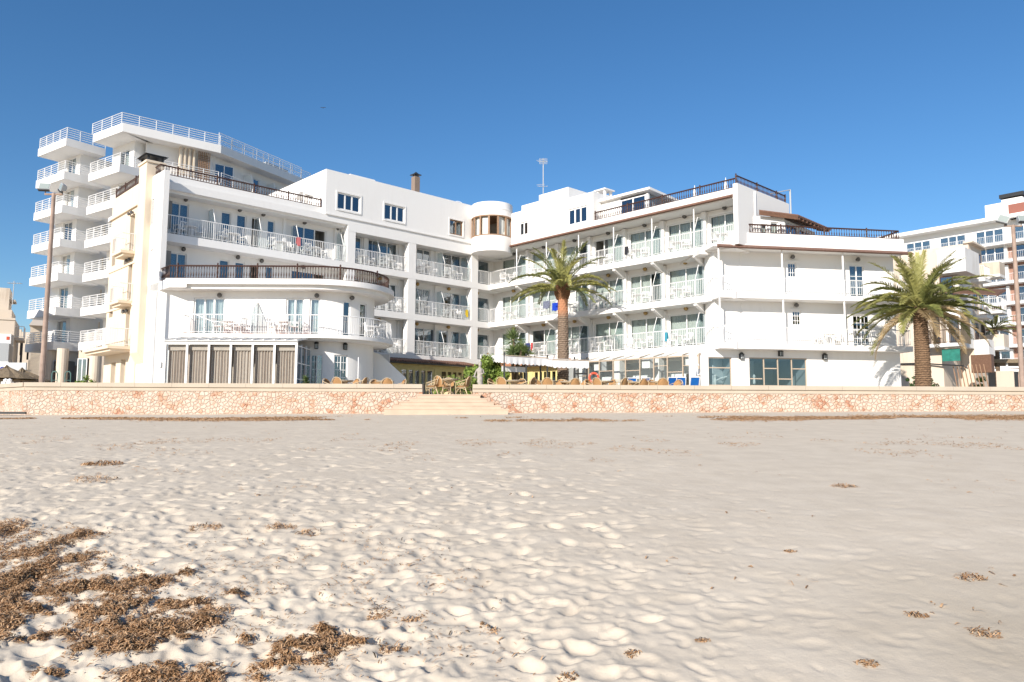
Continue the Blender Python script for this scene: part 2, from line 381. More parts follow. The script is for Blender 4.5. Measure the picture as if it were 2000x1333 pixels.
def lantern(fr, s, d, z, parent):
    mb = MB(); mb.box(fr, s-.11, s+.11, d-.2, d-.16, z-.18, z-.14); [mb.box(fr, s+q-.012, s+q+.012, d-.2, d-.165, z-.14, z+.1) for q in (-.098, 0, .098)]; mb.box(fr, s-.11, s-.08, d-.16, d, z-.16, z+.1); mb.box(fr, s+.08, s+.11, d-.16, d, z-.16, z+.1)
    mb.box(fr, s-.13, s+.13, d-.22, d, z+.1, z+.13)
    c = fr.P(s, d-.1, z+.13); mb.lathe(c, [(.13, 0), (.09, .07), (0, .11)], 8)
    o = mb.build('wall_lantern', DARK, parent); g = MB(); g.box(fr, s-.075, s+.075, d-.155, d-.02, z-.15, z+.09); g.build('lamp_glass', FROST, o); return o
def divider(fr, s, d0, d1, z, parent, h0=1.15, h1=1.95):
    p = [fr.P(s, d0, z+.1), fr.P(s, d1, z+.1), fr.P(s, d1, z+h1), fr.P(s, d0+(d1-d0)*.35, z+h1), fr.P(s, d0, z+h0)]
    mb = MB()
    for a, b in zip(p, p[1:]+p[:1]): mb.tube(a, b, .022, 4)
    o = mb.build('divider_panel', PAINT, parent); g = MB(); q = [Vector(x) for x in p]; v = Vector((fr.a[0], fr.a[1], 0))*.012
    g.slab([tuple(x) for x in q], v); g.build('glass_sheet', GLASSC, o); return o

# ================================================================= GROUND
def sheet(name, x0, x1, y0, y1, z, m):
    mb = MB(); mb.add([(x0, y0, z), (x1, y0, z), (x1, y1, z), (x0, y1, z)], [(0, 1, 2, 3)]); o = mb.build(name, m, recalc=False); return tag(o, kind='structure')
mb = MB(); mb.add([(-21.2, 33.3, 2.47), (700, 33.3, 2.47), (700, 1500, 2.47), (-700, 1500, 2.47), (-700, 41.5, 2.47), (-31.0, 41.5, 2.47)], [(0, 1, 2, 3, 4, 5)]); tag(mb.build('promenade', PAVE, recalc=False), kind='structure')
def beach_z(x, y):
    prof_y = [0, 4.4, 6.8, 9, 14, 20, 24, 28, 33, 60]; prof_z = [-.12, 0, .25, .44, .76, 1.09, 1.29, 1.47, 1.68, 1.9]
    z = np.interp(y, prof_y, prof_z)
    return z+.0085*x*np.clip((y-10)/20, 0, 1)
def vnoise(x, y, seed):
    r = np.random.default_rng(seed); T = r.random((256, 256)); xi = np.floor(x).astype(int); yi = np.floor(y).astype(int); fx = x-xi; fy = y-yi
    fx = fx*fx*(3-2*fx); fy = fy*fy*(3-2*fy); a = T[xi % 256, yi % 256]; b = T[(xi+1) % 256, yi % 256]; c = T[xi % 256, (yi+1) % 256]; d = T[(xi+1) % 256, (yi+1) % 256]
    return (a*(1-fx)+b*fx)*(1-fy)+(c*(1-fx)+d*fx)*fy-.5
def rough_amt(x, y):     # trodden on the left and near, smooth to the right and far
    t = np.clip(1.0-.75/(1+np.exp(-(x/np.maximum(y, 3)-.16)*9)), 0, 1)
    return t*np.clip(1.2-y/30, .3, 1)
def make_sand():
    ys = [2.2]
    while ys[-1] < 33.3: ys.append(ys[-1]+max(.012, .0042*ys[-1]))
    ys = np.array(ys); cs = np.linspace(-1.15, 1.15, 720)
    Y, C_ = np.meshgrid(ys, cs, indexing='ij'); X = Y*C_
    Z = beach_z(X, Y); A = rough_amt(X, Y)
    for f, a, sd in ((.35, .03, 1), (1.1, .009, 2), (2.9, .004, 3), (6.5, .005, 4)):
        wx = vnoise(X*f*.7+9, Y*f*.7, sd+50)*1.4
        n = vnoise(X*f+wx+31*sd, Y*f*.85+17*sd-wx, sd)
        n = np.where(f > 1, 1-2*np.abs(n)-.6, n)      # crested
        Z = Z+n*a*(.35+.85*A)
    Z += vnoise(X*11, Y*11, 8)*.009*A+vnoise(X*24, Y*24, 9)*.004*(.4+A)
    # footprints and pits
    N = 34000; py = 2.6*np.exp(rng.random(N)*math.log(30/2.6)); py = np.where(rng.random(N) < .5, rng.uniform(3, 26, N), py); px = py*rng.uniform(-1.05, 1.05, N)
    keep = rng.random(N) < np.clip(rough_amt(px, py)*1.1-.06, .04, 1); px = px[keep]; py = py[keep]
    D = np.zeros_like(Z); Rm = np.zeros_like(Z)
    for kk, (x, y) in enumerate(zip(px, py)):
        L = min(.14, .03+random.expovariate(1/.03)); Wd = L*random.uniform(.3, .7); an = random.gauss(-.35, .9); dep = min(.034, L*random.uniform(.10, .42))*float(np.clip(rough_amt(x, y)*1.15-.1, .12, 1))
        if kk % 14 == 0 and rough_amt(x, y) > .6: L = random.uniform(.07, .13); Wd = L*random.uniform(.45, .7); dep = L*random.uniform(.36, .52)*(.55+.45*float(rough_amt(x, y)))
        R = L*2.2; i0, i1 = np.searchsorted(ys, (y-R, y+R)); j0, j1 = np.searchsorted(cs, ((x-R)/y, (x+R)/y))
        if i1-i0 < 2 or j1-j0 < 2: continue
        dx = X[i0:i1, j0:j1]-x; dy = Y[i0:i1, j0:j1]-y; a = dx*cos(an)+dy*sin(an); b = -dx*sin(an)+dy*cos(an)
        q = (a/L)**2+(b/Wd)**2; D[i0:i1, j0:j1] = np.minimum(D[i0:i1, j0:j1], -dep*np.exp(-q**1.6*.9)); Rm[i0:i1, j0:j1] = np.maximum(Rm[i0:i1, j0:j1], random.uniform(.0, .32)*dep*np.exp(-(np.sqrt(q)-1.35)**2*6)*np.clip(1+.9*a/L, 0, 2))
    Z = Z+D+Rm
    n, m = Y.shape; v = np.stack([X, Y, Z], -1).reshape(-1, 3).astype(np.float32)
    idx = np.arange(n*m).reshape(n, m); f = np.stack([idx[:-1, :-1], idx[:-1, 1:], idx[1:, 1:], idx[1:, :-1]], -1).reshape(-1, 4).astype(np.int32)
    me = fastmesh('sand', v, f); me.polygons.foreach_set('use_smooth', np.ones(len(f), bool))
    me.materials.append(sand_mat()); o = bpy.data.objects.new('sand', me); COL.objects.link(o); tag(o, kind='structure')
    return ys, cs, Z
def fastmesh(name, v, f):
    me = bpy.data.meshes.new(name); k = f.shape[1]; me.vertices.add(len(v)); me.vertices.foreach_set('co', np.asarray(v, np.float32).ravel())
    me.loops.add(f.size); me.loops.foreach_set('vertex_index', np.asarray(f, np.int32).ravel())
    me.polygons.add(len(f)); me.polygons.foreach_set('loop_start', np.arange(0, f.size, k, dtype=np.int32)); me.polygons.foreach_set('loop_total', np.full(len(f), k, np.int32))
    me.update(calc_edges=True); return me
def sand_mat():
    m = mat('beach_sand', (.68, .585, .46), .95, 0, 2.1, col2=(.605, .515, .40), spec=.1); n = m.node_tree; b = n.nodes['Principled BSDF']; tc = n.nodes['Texture Coordinate']
    g = n.nodes.new('ShaderNodeTexNoise'); g.inputs['Scale'].default_value = 260; g.inputs['Detail'].default_value = 3
    g2 = n.nodes.new('ShaderNodeTexNoise'); g2.inputs['Scale'].default_value = 38; g2.inputs['Detail'].default_value = 5
    ad = n.nodes.new('ShaderNodeMath'); ad.operation = 'MULTIPLY_ADD'; ad.inputs[1].default_value = 1.6
    bp = n.nodes.new('ShaderNodeBump'); bp.inputs['Strength'].default_value = .3; bp.inputs['Distance'].default_value = .008
    n.links.new(tc.outputs['Object'], g.inputs['Vector']); n.links.new(tc.outputs['Object'], g2.inputs['Vector']); n.links.new(g2.outputs['Fac'], ad.inputs[0]); n.links.new(g.outputs['Fac'], ad.inputs[2])
    n.links.new(ad.outputs[0], bp.inputs['Height']); n.links.new(bp.outputs['Normal'], b.inputs['Normal'])
    # damp tan patch, dark grains
    base = b.inputs['Base Color'].links[0].from_socket; sp = n.nodes.new('ShaderNodeTexNoise'); sp.inputs['Scale'].default_value = 90; n.links.new(tc.outputs['Object'], sp.inputs['Vector'])
    mr = n.nodes.new('ShaderNodeMapRange'); mr.inputs[1].default_value = .66; mr.inputs[2].default_value = .76; mr.inputs[4].default_value = .35; n.links.new(sp.outputs['Fac'], mr.inputs[0])
    mx = n.nodes.new('ShaderNodeMix'); mx.data_type = 'RGBA'; mx.inputs['B'].default_value = (.33, .25, .18, 1); n.links.new(base, mx.inputs['A']); n.links.new(mr.outputs[0], mx.inputs['Factor'])
    # damp hollow at right foreground
    xyz = n.nodes.new('ShaderNodeVectorMath'); xyz.operation = 'DISTANCE'; xyz.inputs[1].default_value = (4.0, 5.2, 0); n.links.new(tc.outputs['Object'], xyz.inputs[0])
    wn = n.nodes.new('ShaderNodeTexNoise'); wn.inputs['Scale'].default_value = 1.3; wn.inputs['Detail'].default_value = 5; n.links.new(tc.outputs['Object'], wn.inputs['Vector'])
    sm = n.nodes.new('ShaderNodeMath'); sm.operation = 'MULTIPLY_ADD'; sm.inputs[1].default_value = 1.6; n.links.new(wn.outputs['Fac'], sm.inputs[0]); n.links.new(xyz.outputs['Value'], sm.inputs[2])
    m2 = n.nodes.new('ShaderNodeMapRange'); m2.inputs[1].default_value = 3.1; m2.inputs[2].default_value = 1.5; m2.inputs[3].default_value = 0; m2.inputs[4].default_value = .55; n.links.new(sm.outputs[0], m2.inputs[0])
    mx2 = n.nodes.new('ShaderNodeMix'); mx2.data_type = 'RGBA'; mx2.inputs['B'].default_value = (.42, .35, .255, 1); n.links.new(m2.outputs[0], mx2.inputs['Factor']); n.links.new(mx.outputs['Result'], mx2.inputs['A'])
    n.links.new(mx2.outputs['Result'], b.inputs['Base Color']); return m
YS, CS, ZS = make_sand()
def sand_h(x, y):
    i = np.clip(np.searchsorted(YS, y), 1, len(YS)-1); j = np.clip(np.searchsorted(CS, x/y), 1, len(CS)-1); return ZS[i, j]
mb = MB(); mb.add([(-300, -60, -.6), (300, -60, -.6), (300, 2.15, -.35), (-300, 2.15, -.35)], [(0, 1, 2, 3)])
mb.add([(-300, 2.15, -.35), (300, 2.15, -.35), (300, 33.2, 1.2), (-300, 33.2, 1.2)], [(0, 1, 2, 3)]); tag(mb.build('beach_base', bpy.data.materials['beach_sand'], recalc=False), kind='structure')

# ---- dry seaweed
def blades(cx, cy, hz, ln, wd, seedr, up=.5):
    """arrays of curled strips"""
    n = len(cx); th = seedr.uniform(0, 2*pi, n); lift = seedr.uniform(-.1, up, n); dx = np.cos(th); dy = np.sin(th)
    px_, py_ = -dy, dx; tw = seedr.uniform(-.6, .6, n); V = []
    for k, t in enumerate((-.5, 0, .5)):
        bx = cx+dx*ln*t+px_*tw*ln*(t*t)*1.2; by = cy+dy*ln*t+py_*tw*ln*(t*t)*1.2; bz = hz+lift*ln*(t+.5)*np.where(k == 2, .8, 1)+.12*ln*(k == 1)
        w = wd*(1, 1.1, .5)[k]*.5
        tilt = seedr.uniform(-.5, .5, n)
        V.append(np.stack([bx-px_*w, by-py_*w, bz-tilt*w], -1)); V.append(np.stack([bx+px_*w, by+py_*w, bz+tilt*w], -1))
    V = np.stack(V, 1).reshape(-1, 3); b = np.arange(n)[:, None]*6
    F = np.concatenate([b+np.array([[0, 1, 3, 2]]), b+np.array([[2, 3, 5, 4]])], 0); return V, F
WEED = []
for nm, c, c2 in (('seaweed_tan', (.66, .42, .23), (.44, .25, .12)), ('seaweed_brown', (.44, .24, .11), (.23, .12, .05)), ('seaweed_pale', (.74, .50, .30), (.52, .32, .17)), ('seaweed_dark', (.10, .065, .035), (.05, .035, .02))):
    WEED.append(mat(nm, c, .85, 0, 7, col2=c2))
def weed_object(name, xs, ys_, hs, ln, wd, kind=None, label=None, cat=None, group=None, up=.5, seed=0, pr=(.42, .25, .2, .13)):
    sr = np.random.default_rng(seed); V, F = blades(xs, ys_, hs, ln, wd, sr, up); me = fastmesh(name, V, F)
    for m in WEED: me.materials.append(m)
    n = len(xs); mi = sr.choice(4, n, p=pr).astype(np.int32); me.polygons.foreach_set('material_index', np.concatenate([mi, mi]))
    o = bpy.data.objects.new(name, me); COL.objects.link(o); tag(o, label, cat, group, kind); return o
def ground_pt(px, py):      # sand point seen there
    z = .5
    for _ in range(30):
        p = atz(px, py, min(z, 1.55)); 
        if p[1] > 33 or p[1] < 0: p = EYE+ray(px, py)*33
        z = float(beach_z(p[0], p[1]))
        z = min(z, 1.5)
    return p
# big drift at the left foreground: clumps along ridges (pixel survey of the drift outline -> ground)
blobs = [(20, 1030, 60, 12), (90, 1050, 70, 14), (60, 1075, 80, 12), (150, 1045, 40, 8), (110, 1100, 70, 14), (150, 1085, 40, 10), (30, 1130, 60, 20), (40, 1165, 90, 22), (20, 1210, 50, 26), (70, 1190, 60, 16), (10, 1250, 30, 14),
    (230, 1120, 60, 14), (280, 1135, 40, 12), (200, 1150, 70, 12), (300, 1130, 30, 10), (180, 1190, 80, 16), (250, 1180, 70, 16), (310, 1175, 50, 12), (220, 1215, 60, 14), (270, 1235, 70, 16), (330, 1225, 60, 12), (240, 1260, 60, 10), (340, 1250, 40, 10), (400, 1190, 40, 10), (370, 1180, 40, 8),
    (190, 1265, 40, 8), (130, 1290, 40, 8), (100, 1310, 30, 6), (350, 1310, 70, 14), (300, 1322, 50, 10), (390, 1325, 50, 10), (550, 1270, 50, 14), (600, 1250, 50, 14), (620, 1235, 40, 8), (500, 1295, 60, 8), (580, 1295, 50, 10), (630, 1270, 30, 8), (490, 1325, 20, 8), (480, 1240, 20, 5),
    (150, 1120, 20, 5), (400, 1215, 30, 6), (350, 1120, 25, 4), (10, 1100, 30, 8), (455, 1160, 20, 5), (130, 1150, 60, 10), (420, 1290, 30, 5), (690, 1255, 30, 3), (20, 1285, 40, 5), (95, 1240, 50, 7)]
bx = []; by = []; bh = []
for (px, py, rx, ry) in blobs:
    p = ground_pt(px, py); n = int(rx*ry*4.2)+80
    a = rng.normal(0, .56, n)*rx+px; c = rng.normal(0, .62, n)*ry+py
    sx = p[1]/FPX; q = ground_pt(px, py-ry); dyy = abs(q[1]-p[1])/ry
    X = p[0]+(a-px)*sx; Y = p[1]-(c-py)*dyy
    r2 = ((a-px)/rx)**2+((c-py)/ry)**2
    bx.append(X); by.append(Y); bh.append(rng.random(n)*.05*np.exp(-r2*.9))
bx = np.concatenate(bx); by = np.concatenate(by); bh = np.concatenate(bh)
cl = .7*vnoise(bx*3.6, by*3.6, 77)+.55*vnoise(bx*10, by*10, 78)+.5*vnoise(bx*26, by*26, 79); k = cl+rng.normal(0, .09, len(bx)) > .03; bx, by, bh = bx[k], by[k], bh[k]*(.5+1.8*np.clip(cl[k], 0, 1))
fx = rng.normal(-1.9, 1.3, 5000); fy = rng.normal(6.0, 1.3, 5000); g_ = (fx < .2-.25*(fy-5))&(fy > 3.9)&(vnoise(fx*3, fy*3, 41) > -.05); bx = np.concatenate([bx, fx[g_]]); by = np.concatenate([by, fy[g_]]); bh = np.concatenate([bh, np.zeros(g_.sum())])
ok = (by > 2.4)&(by < 30); bx, by, bh = bx[ok], by[ok], bh[ok]
weed_object('seaweed_drift', bx, by, sand_h(bx, by)+bh+.004, rng.uniform(.015, .06, len(bx)), rng.uniform(.003, .009, len(bx)), 'stuff', 'brown dried seaweed lying in drifts on the left foreground sand', seed=3)
# wrack line below the sea wall and thin litter over the beach
n = 60000; wx = rng.uniform(-27, 30, n); band = 27.5+1.2*vnoise(wx*.12, wx*0+3, 5)*2+rng.normal(0, .75, n); dens = vnoise(wx*.35, band*.7, 6)+.4*vnoise(wx*1.7, band*2, 7); k = dens > (.02+.10*(np.abs(wx-3) < 8)-.12*(wx > 8)*(wx < 17)); wx, band = wx[k], np.clip(band[k], 22, 32.6)
weed_object('seaweed_wrack_line', wx, band, sand_h(wx, band)+.012, rng.uniform(.05, .2, len(wx)), rng.uniform(.01, .03, len(wx)), 'stuff', 'thin brown line of seaweed at the foot of the sea wall', seed=4, up=.25, pr=(.55, .1, .35, 0))
n = 9000; ly = np.concatenate([rng.uniform(4, 26, n//3), rng.normal(17.0, 1.3, n-n//3)]); ly = np.clip(ly, 3.5, 30); lx = ly*rng.uniform(-.8, .85, n)
cl = vnoise(lx*1.2, ly*1.2, 21); k = cl > np.where(ly > 14, .16, .27); lx, ly = lx[k], ly[k]
weed_object('seaweed_litter', lx, ly, sand_h(lx, ly)+.004, rng.uniform(.03, .12, len(lx)), rng.uniform(.006, .02, len(lx)), 'stuff', 'small scraps of dry seaweed scattered over the sand', seed=5, up=.2, pr=(.5, .15, .35, 0))
clumps = [(768, 1262, .10, 'ball of brown seaweed low in the middle foreground'), (738, 1196, .09, 'small reddish seaweed tuft near the centre foreground'), (809, 1205, .08, 'lone tan seaweed tuft right of the reddish one'), (400, 1030, .16, 'tan seaweed clump on the sand above the left drift'), (548, 1030, .16, 'flat tan seaweed clump in the left middle sand'), (598, 1042, .14, 'open wispy seaweed clump beside the flat tan one'),
    (1352, 860, .28, 'dark round seaweed clump far out below the glass room'), (1650, 952, .17, 'brown seaweed heap in the right middle sand'), (1383, 889, .3, 'flat seaweed strip below the dark round clump'), (1290, 882, .3, 'thin seaweed strip left of the flat strip'), (1650, 881, .35, 'seaweed streak straight above the brown heap'), (1905, 872, .4, 'long seaweed streak at the far right of the beach'), (1050, 890, .3, 'seaweed strip at the middle of the beach'),
    (1897, 1130, .12, 'long thin seaweed scrap in the right foreground'), (1925, 1238, .11, 'brown seaweed scrap nearest the right edge'), (1790, 1202, .08, 'pale flat seaweed scrap in the damp sand'), (1695, 1297, .07, 'dark brown seaweed lump at the bottom right'), (1372, 1250, .05, 'orange brown fibre ball on the bright foreground sand'), (1543, 1078, .06, 'tiny tan fibre ball alone on the smooth right sand'), (1108, 1322, .06, 'dark tuft of seaweed at the bottom centre'), (955, 1222, .07, 'grey brown twiggy tuft in a footprint'), (200, 905, .3, 'pale twiggy seaweed mound near the left beach'), (185, 938, .35, 'broad mound of twigs in the left sand'), (1235, 1273, .05, 'pinkish fibre ball just left of the orange brown one')]
for i, (px, py, r, lb) in enumerate(clumps):
    p = ground_pt(px, py); n = int(50+r*420); ang_ = rng.uniform(0, 2*pi, n); rd_ = np.sqrt(rng.random(n))*.85; a = np.cos(ang_)*rd_*r*1.3; b = np.sin(ang_)*rd_*r*.9; hh = rng.random(n)*r*.13*np.exp(-(a*a+b*b)/(r*r))
    X = p[0]+a; Y = p[1]+b
    z0 = float(sand_h(p[0], p[1])); sr = np.random.default_rng(100+i)
    o = weed_object('seaweed_clump', a, b, sand_h(X, Y)-z0+hh, sr.uniform(.25, .8, n)*min(r, .2)*.7, np.full(n, .007 if p[1] < 12 else .018), None, lb, 'seaweed', 'loose seaweed clumps on the sand', seed=200+i, up=.7)
    o.location = (p[0], p[1], z0)
mb = MB(); p = aty(20, 806, 32.3); mb.cbox((-21.6, 32.2, 1.58), 2.2, .12, .1, .04); tag(mb.build('beach_pipe', DARK), 'dark pipe lying on the sand against the left end of the sea wall', 'pipe')

# ================================================================= SEA WALL AND STEPS
WX = Fm((0, 33.0), (1, 0), (0, 1))
def sea_wall(pts, label, cap_over=.06):
    e = empty('sea_wall', (pts[0][0], pts[0][1], 1.3), label, 'sea wall', 'stone sea walls along the beach')
    b = MB(); c = MB(); f = MB()
    for a, q in zip(pts, pts[1:]):
        a = np.array(a, float); q = np.array(q, float); t = (q-a)/np.linalg.norm(q-a); fr = Fm(a, t, np.array([-t[1], t[0]])); L = np.linalg.norm(q-a)
        b.box(fr, 0, L, 0, .45, .9, 2.56); f.box(fr, 0, L, -.025, .475, 2.56, 2.72)
        x = 0
        while x < L-.01:
            x2 = min(L, x+1.6); c.box(fr, x+.004, x2-.004, -cap_over-.03, .45+cap_over, 2.72, 2.9); x = x2
    b.build('stone_face', STONE, e); f.build('coping_band', CAPM, e); c.build('coping', CAPM, e); return e
xl = float(aty(825, 760, 33)[0]); xr = float(aty(923, 760, 33)[0])
sea_wall([(-31, 41.3), (-21.1, 33.0)][::1], 'far left stretch of pink rubble stone sea wall bending back from the beach')
sea_wall([(-21.1, 33.0), (xl, 33.0)], 'long straight pink rubble sea wall with cream coping left of the steps')
sea_wall([(xr, 33.0), (45, 33.0)], 'long straight pink rubble sea wall with cream coping right of the steps')
st_ = empty('stone_steps', (-3, 32, 1.6), 'pale peach stone steps from the beach up to the terrace gap', 'steps')
for j in range(5):
    m = MB(); m.box(WX, -4.09-.30*j, -1.31+.30*j, -.335-.30*j, -.0-.30*j, 2.415-.155*j, 2.458-.155*j); m.box(WX, -4.05-.30*j, -1.35+.30*j, -.32-.30*j, .02+(.5 if j == 0 else -.35-.3*(j-1)), 1.2, 2.414-.155*j); m.build('step', STEPM, st_)
# low retaining kerb in the gap is the terrace edge
sheet('sand_bank', -300, -20, 33.2, 42.5, 1.5, bpy.data.materials['beach_sand'])

# ================================================================= THE WHITE HOTEL
U = az(46.46); V = np.array([-U[1], U[0]]); C0 = np.array([-1.745, 57.6])
FL = Fm(C0, -U, V)              # left wing: s runs from the inner corner towards the camera
FR = Fm(C0, -V, U)              # right wing
E0 = np.array([11.74, 42.45])
FF = Fm(E0, az(81.2), az(-8.8))  # end wing facing the beach
FC = Curve()
P0 = np.array([-17.9, 39.2]); FS = Fm(P0-U*.0, V, U)     # side face, s runs back from the near corner
f1, f2, f3, f4 = 5.73, 8.6, 11.5, 14.4
H = empty('hotel', (-2, 50, 2.47), 'large white seafront hotel with long balconies and two wings round a courtyard', 'hotel')

def slabbox(fr, s0, s1, d0, d1, zt, th, name='floor_slab', m=None):
    b = MB(); b.box(fr, s0, s1, d0, d1, zt-th, zt); return b.build(name, m or WHITE, H)
# --- left wing walls
opsL = []
colF3 = [(22.35, 23.35, 2, 'full'), (19.85, 20.45, 1, 'full'), (18.9, 19.5, 1, 'full'), (18.0, 18.57, 1, None), (17.05, 17.55, 1, 'full'), (13.45, 15.85, 3, 'open'), (10.75, 11.6, 1, 'full'),
         (7.8, 10.2, 3, 'left'), (6.7, 7.2, 1, 'full'), (4.85, 6.1, 2, 'full'), (1.95, 3.7, 2, 'sides'), (.88, 1.35, 1, 'full'), (-.95, .25, 1, 'full')]
colF1 = [(10.6, 11.6, 1, 'full'), (8.4, 9.6, 1, 'right'), (6.7, 7.25, 1, 'full'), (4.4, 6.2, 2, 'full'), (3.1, 4.0, 1, 'left'), (1.95, 2.8, 1, 'sides'), (.88, 1.3, 1, 'full'), (-.95, .25, 1, 'full')]
RL = 1.1
wl = MB()
o3 = [(a, b, f3+.02, f3+2.08) for a, b, _, _ in colF3]; o2 = [(a, b, f2+.02, f2+2.08) for a, b, _, _ in colF3]; o1 = [(a, b, f1+.02, f1+2.08) for a, b, _, _ in colF1]
wall_open(wl, FL, -1.6, 24.38, RL, RL+.28, f3-.48, f4-.45, o3)
wall_open(wl, FL, -1.6, 24.38, RL, RL+.28, f2-.48, f3-.48, o2)
wall_open(wl, FL, -1.6, 12.9, RL, RL+.28, 2.47, f2-.48, o1)
wl.build('wall', WHITE, H)
for zf, ops in ((f3, colF3), (f2, colF3), (f1, colF1)):
    for i, (a, b, lv, cu) in enumerate(ops):
        if cu is None: window(FL, a, b, zf+.02, zf+2.08, RL, H, 1, curt=None, openleaf=0)
        elif cu == 'open': window(FL, a, b, zf+.02, zf+2.08, RL, H, 3, curt='right', openleaf=0, gl=GLASSD)
        else: window(FL, a, b, zf+.02, zf+2.08, RL, H, lv, curt=cu, gl=GLASS, cm=CURTG if a < 7 and zf != f3 else CURT)
for s in (10.35, 4.2, 7.45-.0): 
    for zf, zt in ((f1, f2-.48), (f2, f3-.48), (f3, f4-.45)):
        b = MB(); b.box(FL, s, s+.28, RL-.14, RL-.003, zf, zt); b.build('pilaster', WHITE, H)
b = MB(); b.box(FL, 12.55, 12.9, RL-.2, RL-.003, f3, f4-.45); b.box(FL, 16.35, 16.55, RL-.14, RL-.003, f3, f4-.45); b.build('pilaster', WHITE, H)
# slabs
slabbox(FL, -1.6, 24.0, 0, RL, f3, .45); slabbox(FL, -1.6, 12.9, 0, RL, f2, .45); slabbox(FL, -1.6, 12.9, 0, RL, f1, .42)
b = MB(); b.box(FL, -1.6, 12.5, 0, RL+.3, f4-.82, f4-.02); b.build('roof_beam', WHITE, H)
b = MB(); b.box(FL, 12.5, 24.05, 0, 1.4, f4-.42, f4); b.box(FL, 12.5, 24.05, .25, 1.4, f4-.56, f4-.42); b.build('roof_slab', WHITE, H)
b = MB(); b.box(FL, 14.2, 24.34, .32, 1.6, f4, f4+.46); b.box(FL, 24.0, 24.34, 1.6, 5.2, f4, f4+.46); b.build('roof_parapet', WHITE, H)
b = MB(); b.box(FL, -.2, 14.2, -.09, .02, f4-.02, f4+.06); b.build('string_course', WHITE, H)
# columns
for a, q in ((11.9, 12.5), (6.95, 7.6), (1.15, 1.8)):
    for z0, z1 in ((2.47, f1-.42), (f1, f2-.45), (f2, f3-.45), (f3, f4-.82)):
        b = MB(); b.box(FL, a, q, .012, .5, z0, z1); b.build('column', WHITE, H)
# white railings between the columns and along the top balcony
def bay(fr, a, b, z, h=1.0, d=.07):
    p = [fr.P(a, d, 0), fr.P(b, d, 0)]; rail_white([q[:2] for q in p], z, h, H)
for z in (f1, f2, f3):
    for a, b in ((-.0, 1.1), (1.85, 6.9), (7.65, 11.85)): bay(FL, a, b, z)
q = [FL.P(12.55, .07, 0), FL.P(23.9, .07, 0), FL.P(23.9, 1.05, 0)]; rail_white([x[:2] for x in q], f3, 1.05, H)
for z, ss in ((f3, (21.2, 18.4, 15.95, 12.75, 9.9, 4.3, 1.95)), (f2, (9.9, 6.5, 4.3, 1.95)), (f1, (9.9, 6.5, 4.3, 1.95))):
    for s in ss: divider(FL, s, .12, RL-.02, z, H)
for z, ss in ((f3, (22.6, 19.4, 17.9, 15.1, 12.75, 9.3, 6.1, 3.2, .4)), (f2, (22.6, 19.4, 17.9, 15.1, 9.3, 6.1, 3.2, .4)), (f1, (9.3, 6.1, 3.2, .4))):
    for s in ss: wall_lamp(FL, s, RL, z+2.32, H, BRASS if z != f3 and s < 12 else DARKL)
# top storey of left wing
up = MB(); uo = [(11.6, 13.35, f4+.5, f4+1.62), (8.0, 9.7, f4+.48, f4+1.6), (2.7, 3.98, f4+.42, f4+1.55)]
wall_open(up, FL, -.3, 14.2, 0, .3, f4+.06, 17.36, uo); up.box(FL, 13.9, 14.2, .3, 11, f4, 17.36); up.box(FL, -.3, 13.9, .3, 9, 17.0, 17.3)
up.build('top_storey_wall', WHITE, H)
window(FL, *uo[0], 0, H, 3, curt=None, gl=GLASSD, fw=.09); window(FL, *uo[1], 0, H, 3, curt=None, gl=GLASSD, fw=.09)
window(FL, *uo[2], 0, H, 2, curt='full', fm=TANWOOD, cm=CURTG, fw=.09)
for o in uo:
    b = MB(); b.box(FL, o[0]-.1, o[0]-.002, -.03, .02, o[2]-.1, o[3]+.1); b.box(FL, o[1]+.002, o[1]+.1, -.03, .02, o[2]-.1, o[3]+.1); b.box(FL, o[0], o[1], -.03, .02, o[3]+.002, o[3]+.1); b.box(FL, o[0], o[1], -.05, .02, o[2]-.1, o[2]-.002); b.build('window_surround', WHITE, H)
b = MB(); b.box(FL, 13.0, 23.9, 1.6, 11, f4-.3, f4-.02); b.build('roof_deck', WHITE2, H)
# little gabled door canopy on the roof terrace
b = MB(); b.box(Fm(FL.P(14.2, 2.2, 0), -U, V), 0, .35, 0, .12, f4, 16.2)
g = [FL.P(14.2, 1.6, 16.0), FL.P(14.2, 2.4, 16.45), FL.P(14.2, 3.2, 16.0), FL.P(14.2, 3.2, 15.9), FL.P(14.2, 2.4, 16.3), FL.P(14.2, 1.6, 15.9)]
b.slab(g, (-U[0]*.5, -U[1]*.5, 0)); b.build('door_canopy', WHITE, H)
# balustrade on the left roof
pts = [FL.P(14.3, .42, 0), FL.P(24.26, .42, 0), FL.P(24.26, 2.0, 0)]
balustrade([p[:2] for p in pts], f4+.46, .52, H, .16, postevery=14)
